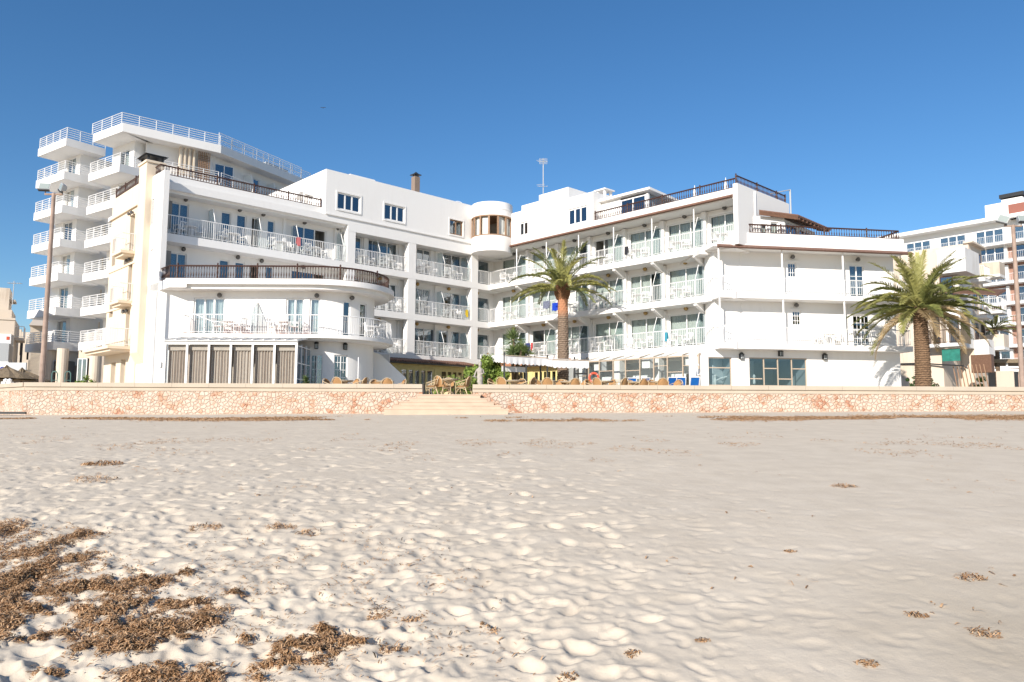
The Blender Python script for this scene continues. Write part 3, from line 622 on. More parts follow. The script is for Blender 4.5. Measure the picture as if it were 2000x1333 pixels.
# roof boxes, flue, small vents
def roofbox(fr, s0, s1, d0, d1, z0, z1, name='roof_housing'):
    b = MB(); b.box(fr, s0, s1, d0, d1, z0, z1); return b.build(name, WHITE, H)
s0 = FL.S(684, 2.5, 345); s1 = FL.S(733, 2.5, 345); roofbox(FL, s1, s0, 2.5, 4.5, 17.3, 18.35); b = MB(); b.box(FL, (s0+s1)/2+.1, (s0+s1)/2+.55, 2.47, 2.52, 17.7, 17.78); b.build('vent_slot', DARK, H)
roofbox(FL, s1-.5, s1-.05, 2.8, 3.6, 17.3, 17.95)
sf = FL.S(812, .8, 360); p = FL.P(sf, .8, 17.0)
b = MB(); b.box(FL, sf-.22, sf+.22, .6, 1.04, 17.36, 18.7); f = b.build('flue', mat('taupe_flue', (.24, .18, .14), .6), H)
b = MB(); b.box(FL, sf-.3, sf+.3, .52, 1.12, 18.82, 18.88); b.lathe((p[0], p[1], 18.88), [(.3, 0), (0, .22)], 4); [b.tube((p[0]+x, p[1]+y, 18.7), (p[0]+x, p[1]+y, 18.84), .03, 4) for x, y in ((-.15, 0), (.15, 0), (0, .15), (0, -.15))]; b.build('flue_cap', DARK, f)
b = MB(); b.box(FL, sf-.32, sf+.32, .5, 1.14, 17.36, 17.5); b.build('flue_base', WHITE, f)
# --- rounded corner turret
tc_ = aty(961, 430, 56.4); TCX, TCY = float(tc_[0]), 56.4; zq = lambda y: float(aty(961, y, 54.85)[2])
TR = 1.55; zb0, zb1, zb2, zb3 = zq(489), zq(459), zq(419), zq(393)
b = MB(); b.lathe((TCX, TCY, 0), [(TR, zb0), (TR, zb1)], 48); b.build('turret_base', WHITE, H); b = MB(); b.lathe((TCX, TCY, 0), [(TR, zb2), (TR, zb3)], 48); b.lathe((TCX, TCY, 0), [(TR+.03, zb2+.45), (TR+.03, zb2+.5)], 48); b.build('turret_wall', WHITE, H)
b = MB(); NW = 14
for k in range(NW):
    a = 2*pi*k/NW+.1; b.cbox((TCX+(TR-.05)*cos(a), TCY+(TR-.05)*sin(a), (zb1+zb2)/2), .09, .13, zb2-zb1, a)
b.lathe((TCX, TCY, 0), [(TR+.01, zb2-.09), (TR+.01, zb2-.002)], 48); b.lathe((TCX, TCY, 0), [(TR+.01, zb1+.002), (TR+.01, zb1+.08)], 48)
tw = b.build('turret_window', TANWOOD, H)
b = MB(); n_ = 40; vs = []; fs = []
for k in range(n_+1): a = 2*pi*k/n_; vs += [(TCX+(TR-.07)*cos(a), TCY+(TR-.07)*sin(a), zb1), (TCX+(TR-.07)*cos(a), TCY+(TR-.07)*sin(a), zb2)]
for k in range(n_): fs.append((2*k, 2*k+2, 2*k+3, 2*k+1))
b.add(vs, fs); b.build('pane', GLASSV, tw, recalc=False)
for k in range(NW):
    if k % 7 == 3: continue
    a = 2*pi*(k+.5)/NW+.1; b = MB(); b.cbox((TCX+1.3*cos(a), TCY+1.3*sin(a), (zb1+zb2)/2), .03, .5, zb2-zb1-.05, a); b.build('curtain', CURT, tw)
# --- right wing
def pole_s(k): return 2.9+3.05*k
RR = 1.4; TB = 20.85
def bays(end): 
    e = [-.4]+[pole_s(k) for k in range(6)]+[end]; return list(zip(e, e[1:]))
ROPS = {}
wr = MB()
for zf, zt, end in ((f1, f2-.45, 20.1), (f2, f3-.45, 20.1), (f3, f4-.45, TB-.15)):
    ops = []
    for a, b in bays(end):
        x0, x1 = a+.26, b-.26
        if b-a < 2.4: x0, x1 = a+.3, b-.22
        ops.append((x0, x1, zf+.03, zf+2.12))
    ROPS[zf] = ops; wall_open(wr, FR, -1.1, 20.4 if zf != f3 else TB, RR, RR+.28, zf-.45, zt, ops)
wr.box(FR, -1.1, 19.2, RR, RR+.28, 5.0, f1-.45); wr.build('wall', WHITE, H)
b = MB()
for zf in (f1, f2, f3):
    for k in range(6):
        b2 = MB(); b2.box(FR, pole_s(k)-.15, pole_s(k)+.15, 1.12, RR-.003, zf, (f4 if zf == f3 else zf+2.87)-.47); b2.build('pier', WHITE, H)
rr = random.Random(5)
for zf in (f1, f2, f3):
    for i, (x0, x1, z0, z1) in enumerate(ROPS[zf]):
        t = MB(); t.box(FR, x0-.12, x1+.12, RR-.04, RR-.003, z1+.003, z1+.14); t.build('window_lintel', WHITE, H)
        ol = {(f3, 3): 0, (f1, 4): None, (f2, 2): 0}.get((zf, i))
        window(FR, x0, x1, z0, z1, RR, H, rr.choice((2, 2, 3)) if x1-x0 > 1.4 else 1, curt=rr.choice(('full', 'full', 'full', 'full', 'left', 'right')), gl=GLASSR, cm=rr.choice((CURT, CURT, CURTG)) if zf != f3 else CURT, openleaf=ol)
        wall_lamp(FR, (x0+x1)/2+.1, RR, z1+.3, H, DARKL if zf == f3 else BRASS)
slabbox(FR, 0, 20.85, 0, RR, f1, .38); slabbox(FR, 0, 20.85, 0, RR, f2, .38); slabbox(FR, 0, TB, 0, RR, f3, .38)
b = MB(); b.box(FR, 0, TB, 0, RR+.3, f4-.42, f4+.02); b.build('roof_beam', WHITE, H)
b = MB(); b.box(FR, -.3, TB-.02, -.28, -.003, f4-.36, f4-.28); b.slab([FR.P(-.3, -.28, f4-.28), FR.P(-.3, -.003, f4-.28), FR.P(-.3, -.003, f4-.16)], tuple(np.append(-V, 0)*(TB+.28))); b.build('tiled_eave', TILE, H)
# brackets, poles, dividers, railings
for zt in (f2-.38, f3-.38, f1-.38):
    for k in range(6):
        s = pole_s(k); b = MB(); q = [FR.P(s-.11, .08, zt), FR.P(s-.11, 1.12, zt), FR.P(s-.11, 1.12, zt-.5), FR.P(s-.11, .95, zt-.5), FR.P(s-.11, .08, zt-.14)]
        b.slab(q, tuple(np.append(-V, 0)*.22)); 
        if zt > f1: b.build('slab_bracket', WHITE, H)
for k in range(6):
    b = MB(); p = FR.P(pole_s(k), .1, 0); b.tube((p[0], p[1], f3), (p[0], p[1], f4-.42), .04, 8); b.build('post', PAINT, H)
for z, end in ((f1, 20.4), (f2, 20.4), (f3, TB-.1)):
    e = [-.0]+[pole_s(k) for k in range(6)]+[end]
    for a, c in zip(e, e[1:]): bay(FR, a+.03, c-.03, z)
    for k in range(6): divider(FR, pole_s(k), .15, 1.1, z, H)
# end wall (fin) of top floor
b = MB(); b.box(FR, TB-.0, TB+.28, -.02, 6.2, f3-.2, f4+.42); b.build('end_wall', WHITE, H)
b = MB(); b.box(FR, 10.5, TB-.0, 0.0, .3, f4+.02, f4+.2); b.build('roof_parapet', WHITE, H)
pts = [FR.P(10.5, .1, 0), FR.P(TB+.14, .1, 0)]; balustrade([p[:2] for p in pts], f4+.2, .55, H, .16, postevery=17)
pts = [FR.P(TB+.14, .1, 0), FR.P(TB+.14, 6.0, 0)]; balustrade([p[:2] for p in pts], f4+.42, .5, H, .16, postevery=15)
# downpipe
p = FR.P(TB+.32, 1.9, 0); b = MB(); b.tube((p[0], p[1], f3+.2), (p[0], p[1], f4+.3), .05, 6); b.build('downpipe', PAINT, H)
# top storey right wing
ur = MB(); ro = [(3.25, 4.15, f4+.35, f4+1.35), (8.1, 9.85, f4+.25, f4+1.4)]
wall_open(ur, FR, -.2, 10.4, 0, .3, f4+.02, 16.62, ro); ur.box(FR, 10.1, 10.4, .3, 8, f4, 16.62); ur.box(FR, -.2, 10.1, .3, 8, 16.2, 16.55)
ur.box(FR, 3.5, 5.3, .0, 3, 16.62, 17.0); ur.box(FR, 5.3, 8.15, .0, 4, 16.62, 17.42)
ur.build('top_storey_wall', WHITE, H)
window(FR, *ro[0], 0, H, 2, curt='full', gl=GLASSD, cm=CURTB, fw=.09); window(FR, *ro[1], 0, H, 3, curt=None, gl=GLASSD, fw=.1)
# roof glass room
b = MB(); b.box(FR, 10.42, 12.0, .9, 1.0, f4, 16.0); b.box(FR, 12.0, 14.2, .9, 1.0, f4, f4+.35); b.box(FR, 14.05, 14.2, .9, 4.0, f4+.35, 15.95) if False else None
b.box(FR, 10.42, 10.6, 1.0, 5, f4, 16.0); gr_ = b.build('glass_room_wall', WHITE, H)
window(FR, 12.0, 14.05, f4+.36, 15.85, .86, H, 2, curt=None, gl=GLASS, fw=.08, rd=2.5, rm=ROOMB)
b = MB(); b.box(FR, 14.08, 14.26, .9, 1.06, f4, 15.9)
q = [FR.P(10.3, .6, 16.02), FR.P(14.6, .6, 16.0), FR.P(14.6, 5.5, 15.7), FR.P(10.3, 5.5, 15.72)]; b.hexa([*(tuple(x) for x in q), *((x[0], x[1], x[2]+.16) for x in q)]); b.build('glass_room_roof', WHITE, H)
q = [FR.P(14.62, 3.2, 15.35), FR.P(17.2, 3.2, 15.2), FR.P(17.2, 6.5, 15.2), FR.P(14.62, 6.5, 15.35)]; b = MB(); b.hexa([*(tuple(x) for x in q), *((x[0], x[1], x[2]+.12) for x in q)]); b.box(FR, 14.7, 17, 5.9, 6.1, f4, 15.25); b.build('porch_roof', WHITE2, H)
def chimney(fr, s, d, z0, w=.8):
    b = MB(); b.box(fr, s-w/2, s+w/2, d, d+w, z0, z0+.5)
    for a in (-1, 1):
        for c in (0, 1): b.box(fr, s+a*(w/2-.1)-.08, s+a*(w/2-.1)+.08, d+c*(w-.17)+.01, d+c*(w-.17)+.16, z0+.5, z0+.85)
    p = fr.P(s, d+w/2, z0+.85); b.box(fr, s-w/2-.12, s+w/2+.12, d-.12, d+w+.12, z0+.85, z0+.93)
    q = [fr.P(s-w/2-.1, d-.1, z0+.93), fr.P(s+w/2+.1, d-.1, z0+.93), fr.P(s+w/2+.1, d+w+.1, z0+.93), fr.P(s-w/2-.1, d+w+.1, z0+.93), (p[0], p[1], z0+1.15)]
    b.add(q, [(0, 1, 4), (1, 2, 4), (2, 3, 4), (3, 0, 4)]); return b.build('chimney', WHITE, H)
chimney(FR, FR.S(1173, 1.2, 370), 1.2, 16.15); chimney(FR, FR.S(1318, 4, 385), 4, 14.75, .8)
roofbox(FR, FR.S(1283, 5, 395), FR.S(1310, 5, 395), 5, 7, 14.4, 15.9)
# roof frame pipes and antenna
p = aty(1544, 400, 52); q = aty(1505, 379, 50); b = MB(); b.tube((p[0], p[1], 14.0), (p[0], p[1], float(aty(1544, 371, 52)[2])), .06, 6); b.tube((p[0], p[1], float(aty(1544, 371, 52)[2])), (q[0], q[1], q[2]), .035, 5); b.build('roof_frame', GREY, H)
p = FR.P(FR.S(1061, 1.2, 380), 1.2, 17.0); zt = FR.Z(1061, 310, 1.2); b = MB(); b.tube(p, (p[0], p[1], zt), .035, 6)
for dz, L, n_ in ((-.12, 0, 0), (-2.0, 0, 0)):
    for k in range(-3, 4): 
        if dz > -1: b.tube((p[0]+k*.09, p[1]-.1, zt+dz-.35), (p[0]+k*.09, p[1]-.1, zt+dz+.1), .016, 4)
    b.tube((p[0]-.42, p[1]-.1, zt+dz-.15), (p[0]+.32, p[1]-.1, zt+dz-.15), .02, 4)
    b.tube((p[0]-.5, p[1]+.1, zt+dz), (p[0]+.1, p[1]-.3, zt+dz-.05), .014, 4)
b.build('antenna', GREY, H)
# small half round rail on roof near the turret
p = FL.P(FL.S(893, 1.5, 400), 1.5, 17.3); b = MB(); b.ring((p[0], p[1], 17.4), .55, .02, (1, 0, 0), (0, 0, 1), 20, 4); b.ring((p[0], p[1], 17.4), .35, .02, (1, 0, 0), (0, 0, 1), 20, 4); b.build('roof_hatch_rail', PAINT, H)
# --- end wing facing the beach
RF = 1.1
wf = MB(); fo = []
FW = 11.6
ow = {f2: [(4.75, 5.3, 9.75, 10.62), (8.7, 9.65, f2+.03, 10.62)], f1: [(4.95, 5.5, 6.9, 7.75), (8.8, 9.9, f1+.03, 7.6)]}
wall_open(wf, FF, .12, FW, RF, RF+.28, f2-.33, 11.2, ow[f2]); wall_open(wf, FF, .12, FW, RF, RF+.28, f1-.33, f2-.33, ow[f1])
g0 = [(-.42, .98, 3.3, 4.93), (2.05, 5.62, 3.3, 4.95)]
wall_open(wf, FF, -1.5, FW+.0, .85, 1.1, 2.47, f1-.33, g0)
wf.box(FF, FW-.25, FW, RF+.28, 9, 2.47, 11.2); wf.box(FF, FW-.25, FW, 1.1, RF+.28, 2.47, f1-.34)
wf.build('wall', WHITE, H)
for z in (f2, f1):
    o = ow[z]; window(FF, *o[0], RF, H, 1, curt=None, gl=GLASSD, muntin=(3, 3)); window(FF, *o[1], RF, H, 2, curt='full' if z == f2 else None, gl=GLASS if z == f2 else GLASSD, muntin=(1, 3) if z == f2 else (2, 4), cm=CURTG)
    for q in o: b = MB(); b.box(FF, q[0]-.15, q[1]+.15, RF-.06, RF-.003, q[3]+.05, q[3]+.14); b.build('window_lintel', WHITE, H)
    wall_lamp(FF, 5.0 if z == f2 else 5.15, RF, z+2.45-.1, H); 
wall_lamp(FF, 9.2, RF, f2+2.35, H)
b = MB(); b.box(FF, 4.8, 5.65, RF-.05, RF-.003, 6.72, 6.8); b.box(FF, 4.6, 5.45, RF-.05, RF-.003, 9.58, 9.66); b.build('window_sill', WHITE, H)
window(FF, *g0[0], .85, H, 1, curt=None, fm=BRONZE, gl=GLASSC, rd=1.2, rm=ROOMB); window(FF, *g0[1], .85, H, 4, curt=None, fm=BRONZE, gl=GLASSC, rd=4, rm=ROOMB)
b = MB(); b.box(FF, -.36, .92, .9, .94, 4.3, 4.36); b.box(FF, 2.1, 2.85, .9, .94, 3.7, 3.76); b.box(FF, 2.95, 3.75, .9, .94, 4.3, 4.36); b.box(FF, 3.85, 4.65, .9, .94, 3.7, 3.76); b.box(FF, 4.75, 5.57, .9, .94, 4.3, 4.36); b.build('window_transom', BRONZE, H)
# white balusters of an inner stair seen through the glass
for s in (.0, 2.4):
    p = FF.P(s+.25, 1.5, 0); b = MB(); b.lathe((p[0], p[1], 2.6), [(.07, 0), (.07, .6), (.045, .7), (.08, .95), (.05, 1.2), (.1, 1.3), (0, 1.42)], 10)
    if s == 0: b.pipe([FF.P(s+.25, 1.5, 3.6), FF.P(s+.6, 1.55, 3.75), FF.P(s+1.3, 1.6, 3.95)], .05, 6)
    b.build('newel_post', PAINT, H)
# roof terrace of the end wing and its balconies
def Fslab(z, th, s0=-.05, s1=FW+.25, d0=0, d1=RF, name='floor_slab', m=None):
    b = MB(); b.box(FF, s0, s1, d0, d1, z-th, z); return b.build(name, m or WHITE, H)
Fslab(f2-.04, .3); Fslab(f1-.04, .32); 
b = MB(); b.box(FF, -.6, FW-.02, RF+.29, 9, 11.0, 11.3); b.build('roof_deck', WHITE2, H)
b = MB(); b.box(FF, .75, FW+.1, .2, .5, 11.36, 12.1); b.box(FF, -.3, FW+.2, .06, RF+.3, 11.2, 11.36); b.box(FF, FW-.2, FW+.1, .5, 9, 11.36, 12.1); b.build('roof_parapet', WHITE, H)
b = MB(); b.slab([FF.P(-.1, -.3, 11.12), FF.P(-.1, .06, 11.12), FF.P(-.1, .06, 11.33)], tuple(np.append(FF.a, 0)*(FW+.5))); b.build('tiled_eave', TILE, H)
pts = [FF.P(1.25, .35, 0), FF.P(11.5, .35, 0), FF.P(11.5, 5, 0)]; balustrade([p[:2] for p in pts], 12.1, .52, H, .16, postevery=17)
for z in (f1, f2):
    pts = [FF.P(.15, .08, 0), FF.P(FW+.15, .08, 0), FF.P(FW+.15, 1.05, 0)]; rail_white([p[:2] for p in pts], z-.04, .92, H, .13)
for s in (.0, 3.85, 7.65, 11.5):
    for z0, z1 in ((f1-.04, f2-.34), (f2-.04, 11.12)):
        p = FF.P(s, .1 if s < 11 else .3, 0); b = MB(); b.tube((p[0], p[1], z0), (p[0], p[1], z1), .05, 8); b.build('downpipe' if s < 3 else 'post', PAINT, H)
for s, z in ((1.55, 5.0), (3.95, 5.2), (6.7, 5.05)): lantern(FF, s, .85, z, H)
b = MB(); b.box(FF, .12, .4, RF+.28, 2.4, f1, 11.0); b.build('wall', WHITE, H)
# penthouse on that roof
pn = aty(1532, 430, 43.75)[:2]; FPn = Fm(pn, -az(80), az(-10)); FPs = Fm(pn, az(44), az(44-90))
pw = MB(); po = [(.38, .88, 11.75, 12.9), (1.1, 1.5, 11.75, 12.75)]; wall_open(pw, FPn, 0, 1.95, 0, .2, 11.3, 13.2, po)
pw.build('penthouse_wall', WHITE, H)
for o in po: window(FPn, *o, 0, H, 1, curt='full', gl=GLASSR)
pw = MB(); po = [(.15, 1.9, 11.6, 12.95), (2.1, 3.9, 11.6, 12.95)]; wall_open(pw, FPs, .01, 4.4, .0, .15, 11.3, 13.1, po); pw.build('penthouse_wall', WHITE, H)
for o in po: window(FPs, *o, 0, H, 2, curt='sides', gl=GLASSD, cm=CURT)
b = MB()
A_ = FPn.P(-.7, -.3, 13.2); B_ = FPn.P(1.75, -.3, 13.36); va = np.append(az(44)*4.9, .05)
q = [A_, B_, tuple(np.array(B_)+va), tuple(np.array(A_)+va)]; b.hexa([*q, *((x[0], x[1], x[2]+.07) for x in q)])
rf = b.build('penthouse_roof', REDWOOD, H)
b = MB(); q2 = [(x[0], x[1], x[2]+.075) for x in q]; b.hexa([*q2, *((x[0], x[1], x[2]+.07) for x in q2)])
for k in range(20):
    a = np.array(A_)+va*(k+.5)/20; c = np.array(B_)+va*(k+.5)/20; b.tube((a[0], a[1], a[2]+.10), (c[0], c[1], c[2]+.10), .045, 6)
b.build('roof_tile', TILE, rf)
b = MB()
for k in range(9):
    a = np.array(A_)+va*(k+.4)/9; c = np.array(B_)+va*(k+.4)/9; m_ = a+(c-a)*.35; w = np.append(az(44)*.09, 0)
    b.hexa([tuple(a-[0, 0, .13]), tuple(m_-[0, 0, .13]), tuple(m_-[0, 0, .13]+w), tuple(a-[0, 0, .13]+w), tuple(a-[0, 0, .005]), tuple(m_-[0, 0, .005]), tuple(m_-[0, 0, .005]+w), tuple(a-[0, 0, .005]+w)])
b.build('rafter', REDWOOD, rf)
b = MB(); b.hexa([tuple(np.array(x)-[0, 0, .16]) for x in (A_, B_)]+[tuple(np.array(x)-[0, 0, .16]+np.append(az(44)*.06, 0)) for x in (B_, A_)]+[tuple(np.array(x)-[0, 0, .004]) for x in (A_, B_)]+[tuple(np.array(x)-[0, 0, .004]+np.append(az(44)*.06, 0)) for x in (B_, A_)]); b.build('fascia', REDWOOD, rf)

# --- rounded block of the left wing (straight front, then arc)
SE = FC.L+FC.A*FC.r+2.6; WD = 1.1
def csl(z0, z1, d0, d1, s0=.85, m=None, name='floor_slab'):
    b = MB(); b.box(FC, s0, SE, d0, d1, z0, z1)
    return b.build(name, m or WHITE, H)
csl(8.33, 8.62, 0, 3.5); csl(8.12, 8.33, .28, 3.5)
# fill from the curve back to the wing
poly = [FC.P(s, 3.3, 0)[:2] for s in (.85, 4, FC.L)]+[FC.P(FC.L+FC.A*FC.r*k/6, 3.3, 0)[:2] for k in (2, 4, 6)]+[FL.P(12.7, 1.3, 0)[:2], FL.P(24.3, 1.3, 0)[:2]]
b = MB(); b.prism(poly, 8.14, 8.58); b.build('terrace_deck', WHITE, H)
csl(5.52, 5.72, 0, 1.2, 1.65); csl(5.42, 5.52, .25, 1.2, 1.65)
b = MB(); b.box(FC, 1.7, 9, .04, 1.1, 5.72, 5.735); b.build('balcony_tiles', mat('red_floor_tile', (.36, .13, .08), .7), H)
# deck triangles between front line and side face
b = MB(); b.prism([(-17.9, 39.2), (-17.0, 39.22), FS.P(4, .3, 0)[:2], FS.P(4, 0, 0)[:2]], 8.14, 8.618); b.build('terrace_deck', WHITE, H)
wc = MB()
def xs(px, Y=40.3): return float(aty(px, 620, Y)[0])-FC.X0
def arcs(px):   # arc length where the view line meets the curved wall face
    best = None
    for k in range(0, 400):
        s = FC.L+k*.02; p = FC.P(s, WD, 7); q = Vector((p[0], p[1], p[2]))-Vector(EYE); dd = np.array(q); X = FPX*np.dot(dd, R_)/np.dot(dd, W_)+1000
        if X > px: return s
    return FC.L+4
c1 = [(xs(377), xs(440)-.05, 5.75, 7.76, 3), (xs(558), xs(593), 5.75, 7.75, 2), (xs(604), xs(628), 5.75, 7.75, 1), (arcs(670), arcs(684), 5.75, 7.7, 1), (arcs(703), arcs(716), 5.75, 7.7, 1)]
g1 = [(xs(608), xs(640), 2.75, 4.75, 2), (arcs(655), arcs(681), 2.75, 4.75, 2)]
wall_open(wc, FC, .0, SE, WD, WD+.28, f1-.3, 8.14, [o[:4] for o in c1]); wall_open(wc, FC, .0, SE, WD, WD+.28, 2.47, f1-.3, [o[:4] for o in g1])
wc.build('wall', WHITE, H)
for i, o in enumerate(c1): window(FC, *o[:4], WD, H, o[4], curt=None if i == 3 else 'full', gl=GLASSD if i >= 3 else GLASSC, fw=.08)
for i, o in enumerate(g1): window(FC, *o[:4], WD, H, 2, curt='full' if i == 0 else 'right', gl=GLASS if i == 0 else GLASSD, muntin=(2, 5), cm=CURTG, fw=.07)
for px in (429, 621): wall_lamp(FC, xs(px), WD, 8.0-.12, H)
wall_lamp(FC, arcs(684), WD, 7.9-.02, H)
for px in (623.5, 674): lantern(FC, xs(px) if px < 640 else arcs(px), WD, 5.2, H)
n_ = 26; pts = [FC.P(.9+(SE-1.6)*k/n_, .32, 0)[:2] for k in range(n_+1)]; pts = [FS.P(2.2, .1, 0)[:2]]+pts
balustrade(pts, 8.62, .72, H, .15, postevery=15)
pts = [FC.P(1.75, 1.0, 0)[:2]]+[FC.P(1.75+(SE-3.0)*k/n_, .1, 0)[:2] for k in range(n_+1)]
rail_white(pts, 5.73, 1.0, H)
# slanted hand rail at left end of that balcony and balcony dividers
b = MB(); b.pipe([FC.P(1.75, .12, 7.0), FC.P(3.4, .12, 6.35)], .025, 5); b.build('hand_rail', PAINT, H)
s = xs(503); b = MB(); q = [FC.P(s, .1, 5.78), FC.P(s, 1.05, 5.78), FC.P(s, 1.05, 7.5), FC.P(s, .1, 6.9)]
for a, c in zip(q, q[1:]+q[:1]): b.tube(a, c, .026, 4)
b.tube(FC.P(s, .55, 5.78), FC.P(s, .55, 7.2), .018, 4); dv = b.build('divider_panel', PAINT, H); b = MB(); b.slab(q, (.014, 0, 0)); b.build('glass_sheet', GLASSC, dv)
# side face
sd = MB(); so_ = [(2.95, 3.35, 12.0, 13.5), (2.75, 3.15, 9.1, 10.6)]
wall_open(sd, FS, 1.55, 3.4, .0, .3, 2.47, f4+.4, so_); wall_open(sd, FS, 3.4, 4.6, .0, .3, 2.47, f4-.2, [])
sd.build('side_wall', WHITE, H)
for o in so_: window(FS, *o, 0, H, 1, curt='full')
def grille(s0, s1, z0, z1, col):
    b = MB(); b.box(FS, s0, s1, -.05, -.003, z1, z1+.04); b.box(FS, s0, s1, -.05, -.003, z0-.04, z0)
    nz = int((z1-z0)/.13)
    for k in range(nz+1): z = z0+(z1-z0)*k/nz; b.box(FS, s0, s1, -.04, -.012, z-.018, z+.018)
    for k in range(4): x = s0+(s1-s0)*k/3; b.box(FS, x-.02, x+.02, -.045, -.005, z0, z1)
    o = b.build('breeze_block_grille', WHITE, H); c = MB(); c.box(FS, s0+.01, s1-.01, -.009, -.004, z0, z1); c.build('grille_back', col, o)
grille(2.5, 2.95, 6.1, 7.7, BRONZE); grille(2.45, 2.85, 3.2, 4.6, TAN)
p = FS.P(1.62, -.06, 0); b = MB(); b.tube((p[0], p[1], 2.47), (p[0], p[1], 8.1), .03, 6); b.build('downpipe', GREY, H)
b = MB(); b.box(Fm((-18.7, 40.28), (1, 0), (0, 1)), .0, .12, -.04, .0, 4.0, 4.3); b.build('meter_box', GREY, H)
# chimney stack in cream at the side
b = MB(); b.box(FS, 3.35, 4.6, -.35, .6, 4.9, 15.75); q = [FS.P(x, d, z) for x, d, z in ((3.35, -.35, 4.9), (4.6, -.35, 4.9), (4.6, 0, 4.35), (3.35, 0, 4.35))]
b.add([FS.P(3.35, -.35, 4.9), FS.P(4.6, -.35, 4.9), FS.P(4.6, -.003, 4.3), FS.P(3.35, -.003, 4.3), FS.P(3.35, -.003, 4.9), FS.P(4.6, -.003, 4.9)], [(0, 1, 2, 3), (0, 3, 4), (1, 5, 2), (0, 4, 5, 1), (3, 2, 5, 4)])
b.box(FS, 3.28, 4.67, -.42, .67, 15.6, 15.72); ch = b.build('chimney', CREAM, H)
b = MB(); b.box(FS, 3.3, 4.65, -.4, .65, 15.98, 16.06)
for x in (3.4, 4.45): 
    for d in (-.3, .45): b.box(FS, x, x+.1, d, d+.1, 15.75, 15.98)
q = [FS.P(3.2, -.5, 16.06), FS.P(4.75, -.5, 16.06), FS.P(4.75, .75, 16.06), FS.P(3.2, .75, 16.06), FS.P(3.98, .12, 16.3)]; b.add(q, [(0, 1, 4), (1, 2, 4), (2, 3, 4), (3, 0, 4), (3, 2, 1, 0)]); b.build('chimney_cap', DARK, ch)

# --- winter garden in front of the block
CW = Fm((-17.17, 37.5), (1, 0), (0, 1)); WG = empty('glazed_veranda', (-14, 38.5, 2.47), 'white framed glazed veranda with taupe curtains and sloping roof before the hotel', 'veranda')
LW = 6.5; npan = 6; fr_ = MB()
for k in range(npan+1): x = LW*k/npan; fr_.box(CW, x-.05, x+.05, 0, .1, 2.47, 5.0)
fr_.box(CW, -.05, LW+.05, -.01, .11, 5.0, 5.16); fr_.box(CW, -.05, LW+.05, .0, .1, 2.47, 2.62)
CS2 = Fm((-17.17+LW, 37.5), (0, 1), (-1, 0))
for x in (1.0, 1.9, 2.72): fr_.box(CS2, x-.04, x+.04, 0, .08, 2.47, 5.1)
for z in (3.3, 4.1, 4.95): fr_.box(CS2, .1, 2.7, .005, .075, z, z+.05)
fr_.build('frame', PAINT, WG)
for k in range(npan):
    x0 = LW*k/npan+.05; x1 = LW*(k+1)/npan-.05
    g = MB(); g.box(CW, x0-.01, x1+.01, .045, .053, 2.62, 5.0); g.build('pane', GLASSV, WG)
    q = curtain_mesh(CW, x0, x1, .3, 2.5, 4.72, .05, .13+.03*random.random()); q.build('curtain', CURTB, WG, recalc=False)
    g = MB(); g.box(CW, x0, x1, .22, .24, 4.72, 5.0); g.build('blind_box', CURTB, WG)
g = MB(); g.box(CS2, .1, 2.7, .03, .038, 2.5, 5.0); g.build('pane', GLASSD, WG)
g = MB(); g.hexa([CW.P(-.08, -.1, 5.16), CW.P(LW+.1, -.1, 5.16), CW.P(LW+.1, 1.85, 5.46), CW.P(-.08, 1.85, 5.46), CW.P(-.08, -.1, 5.2), CW.P(LW+.1, -.1, 5.2), CW.P(LW+.1, 1.85, 5.5), CW.P(-.08, 1.85, 5.5)]); rp = g.build('roof_panel', mat('pale_roof_sheet', (.62, .60, .56), .6), WG)
for k in range(13):
    x = LW*k/12; g = MB(); g.slab([CW.P(x-.02, -.1, 5.205), CW.P(x+.02, -.1, 5.205), CW.P(x+.02, -.1, 5.25), CW.P(x-.02, -.1, 5.25)], (0, 1.93, .297)); g.build('glazing_bar', PAINT, rp)
b = MB(); b.prism([(-17.1, 37.55), (-10.75, 37.55), (-10.75, 40.25), (-17.1, 40.25)], 2.475, 2.5); b.build('floor', PAVE, WG)
b = MB(); b.box(CW, .0, LW, 1.6, 1.62, 2.5, 5.1); b.build('inner_screen', CURTB, WG)

# --- courtyard ground floor: tiled lean-to and ochre folding doors
def door_run(fr, s0, s1, d, z0, z1, groups, parent, name='folding_door'):
    # groups: list of (start, end, leaves)
    b = MB(); b.box(fr, s0, s1, d, d+.12, z1, z1+.26); 
    e = sorted({s0, s1, *[g[0] for g in groups], *[g[1] for g in groups]})
    occ = [(g[0], g[1]) for g in groups]; x = s0
    for a, c in sorted(occ):
        if a-x > .01: b.box(fr, x, a, d, d+.12, z0, z1)
        x = c
    if s1-x > .01: b.box(fr, x, s1, d, d+.12, z0, z1)
    b.build('door_surround', YELLOW, parent)
    for a, c, n in groups: window(fr, a, c, z0+.02, z1, d-.03, parent, n, fm=YELLOW, gl=GLASSD, curt=None, name=name, fw=.15, rd=3)
door_run(FL, 2.75, 11.6, -1.2, 2.47, 4.72, [(2.95, 5.6, 5), (6.1, 9.0, 5), (9.4, 10.6, 2)], H)
b = MB(); b.box(FL, 2.75, 2.87, -1.08, 1.0, 2.47, 4.9); b.box(FL, 2.75, 12, 2.0, 2.1, 2.47, 5.3); b.build('wall', YELLOW, H)
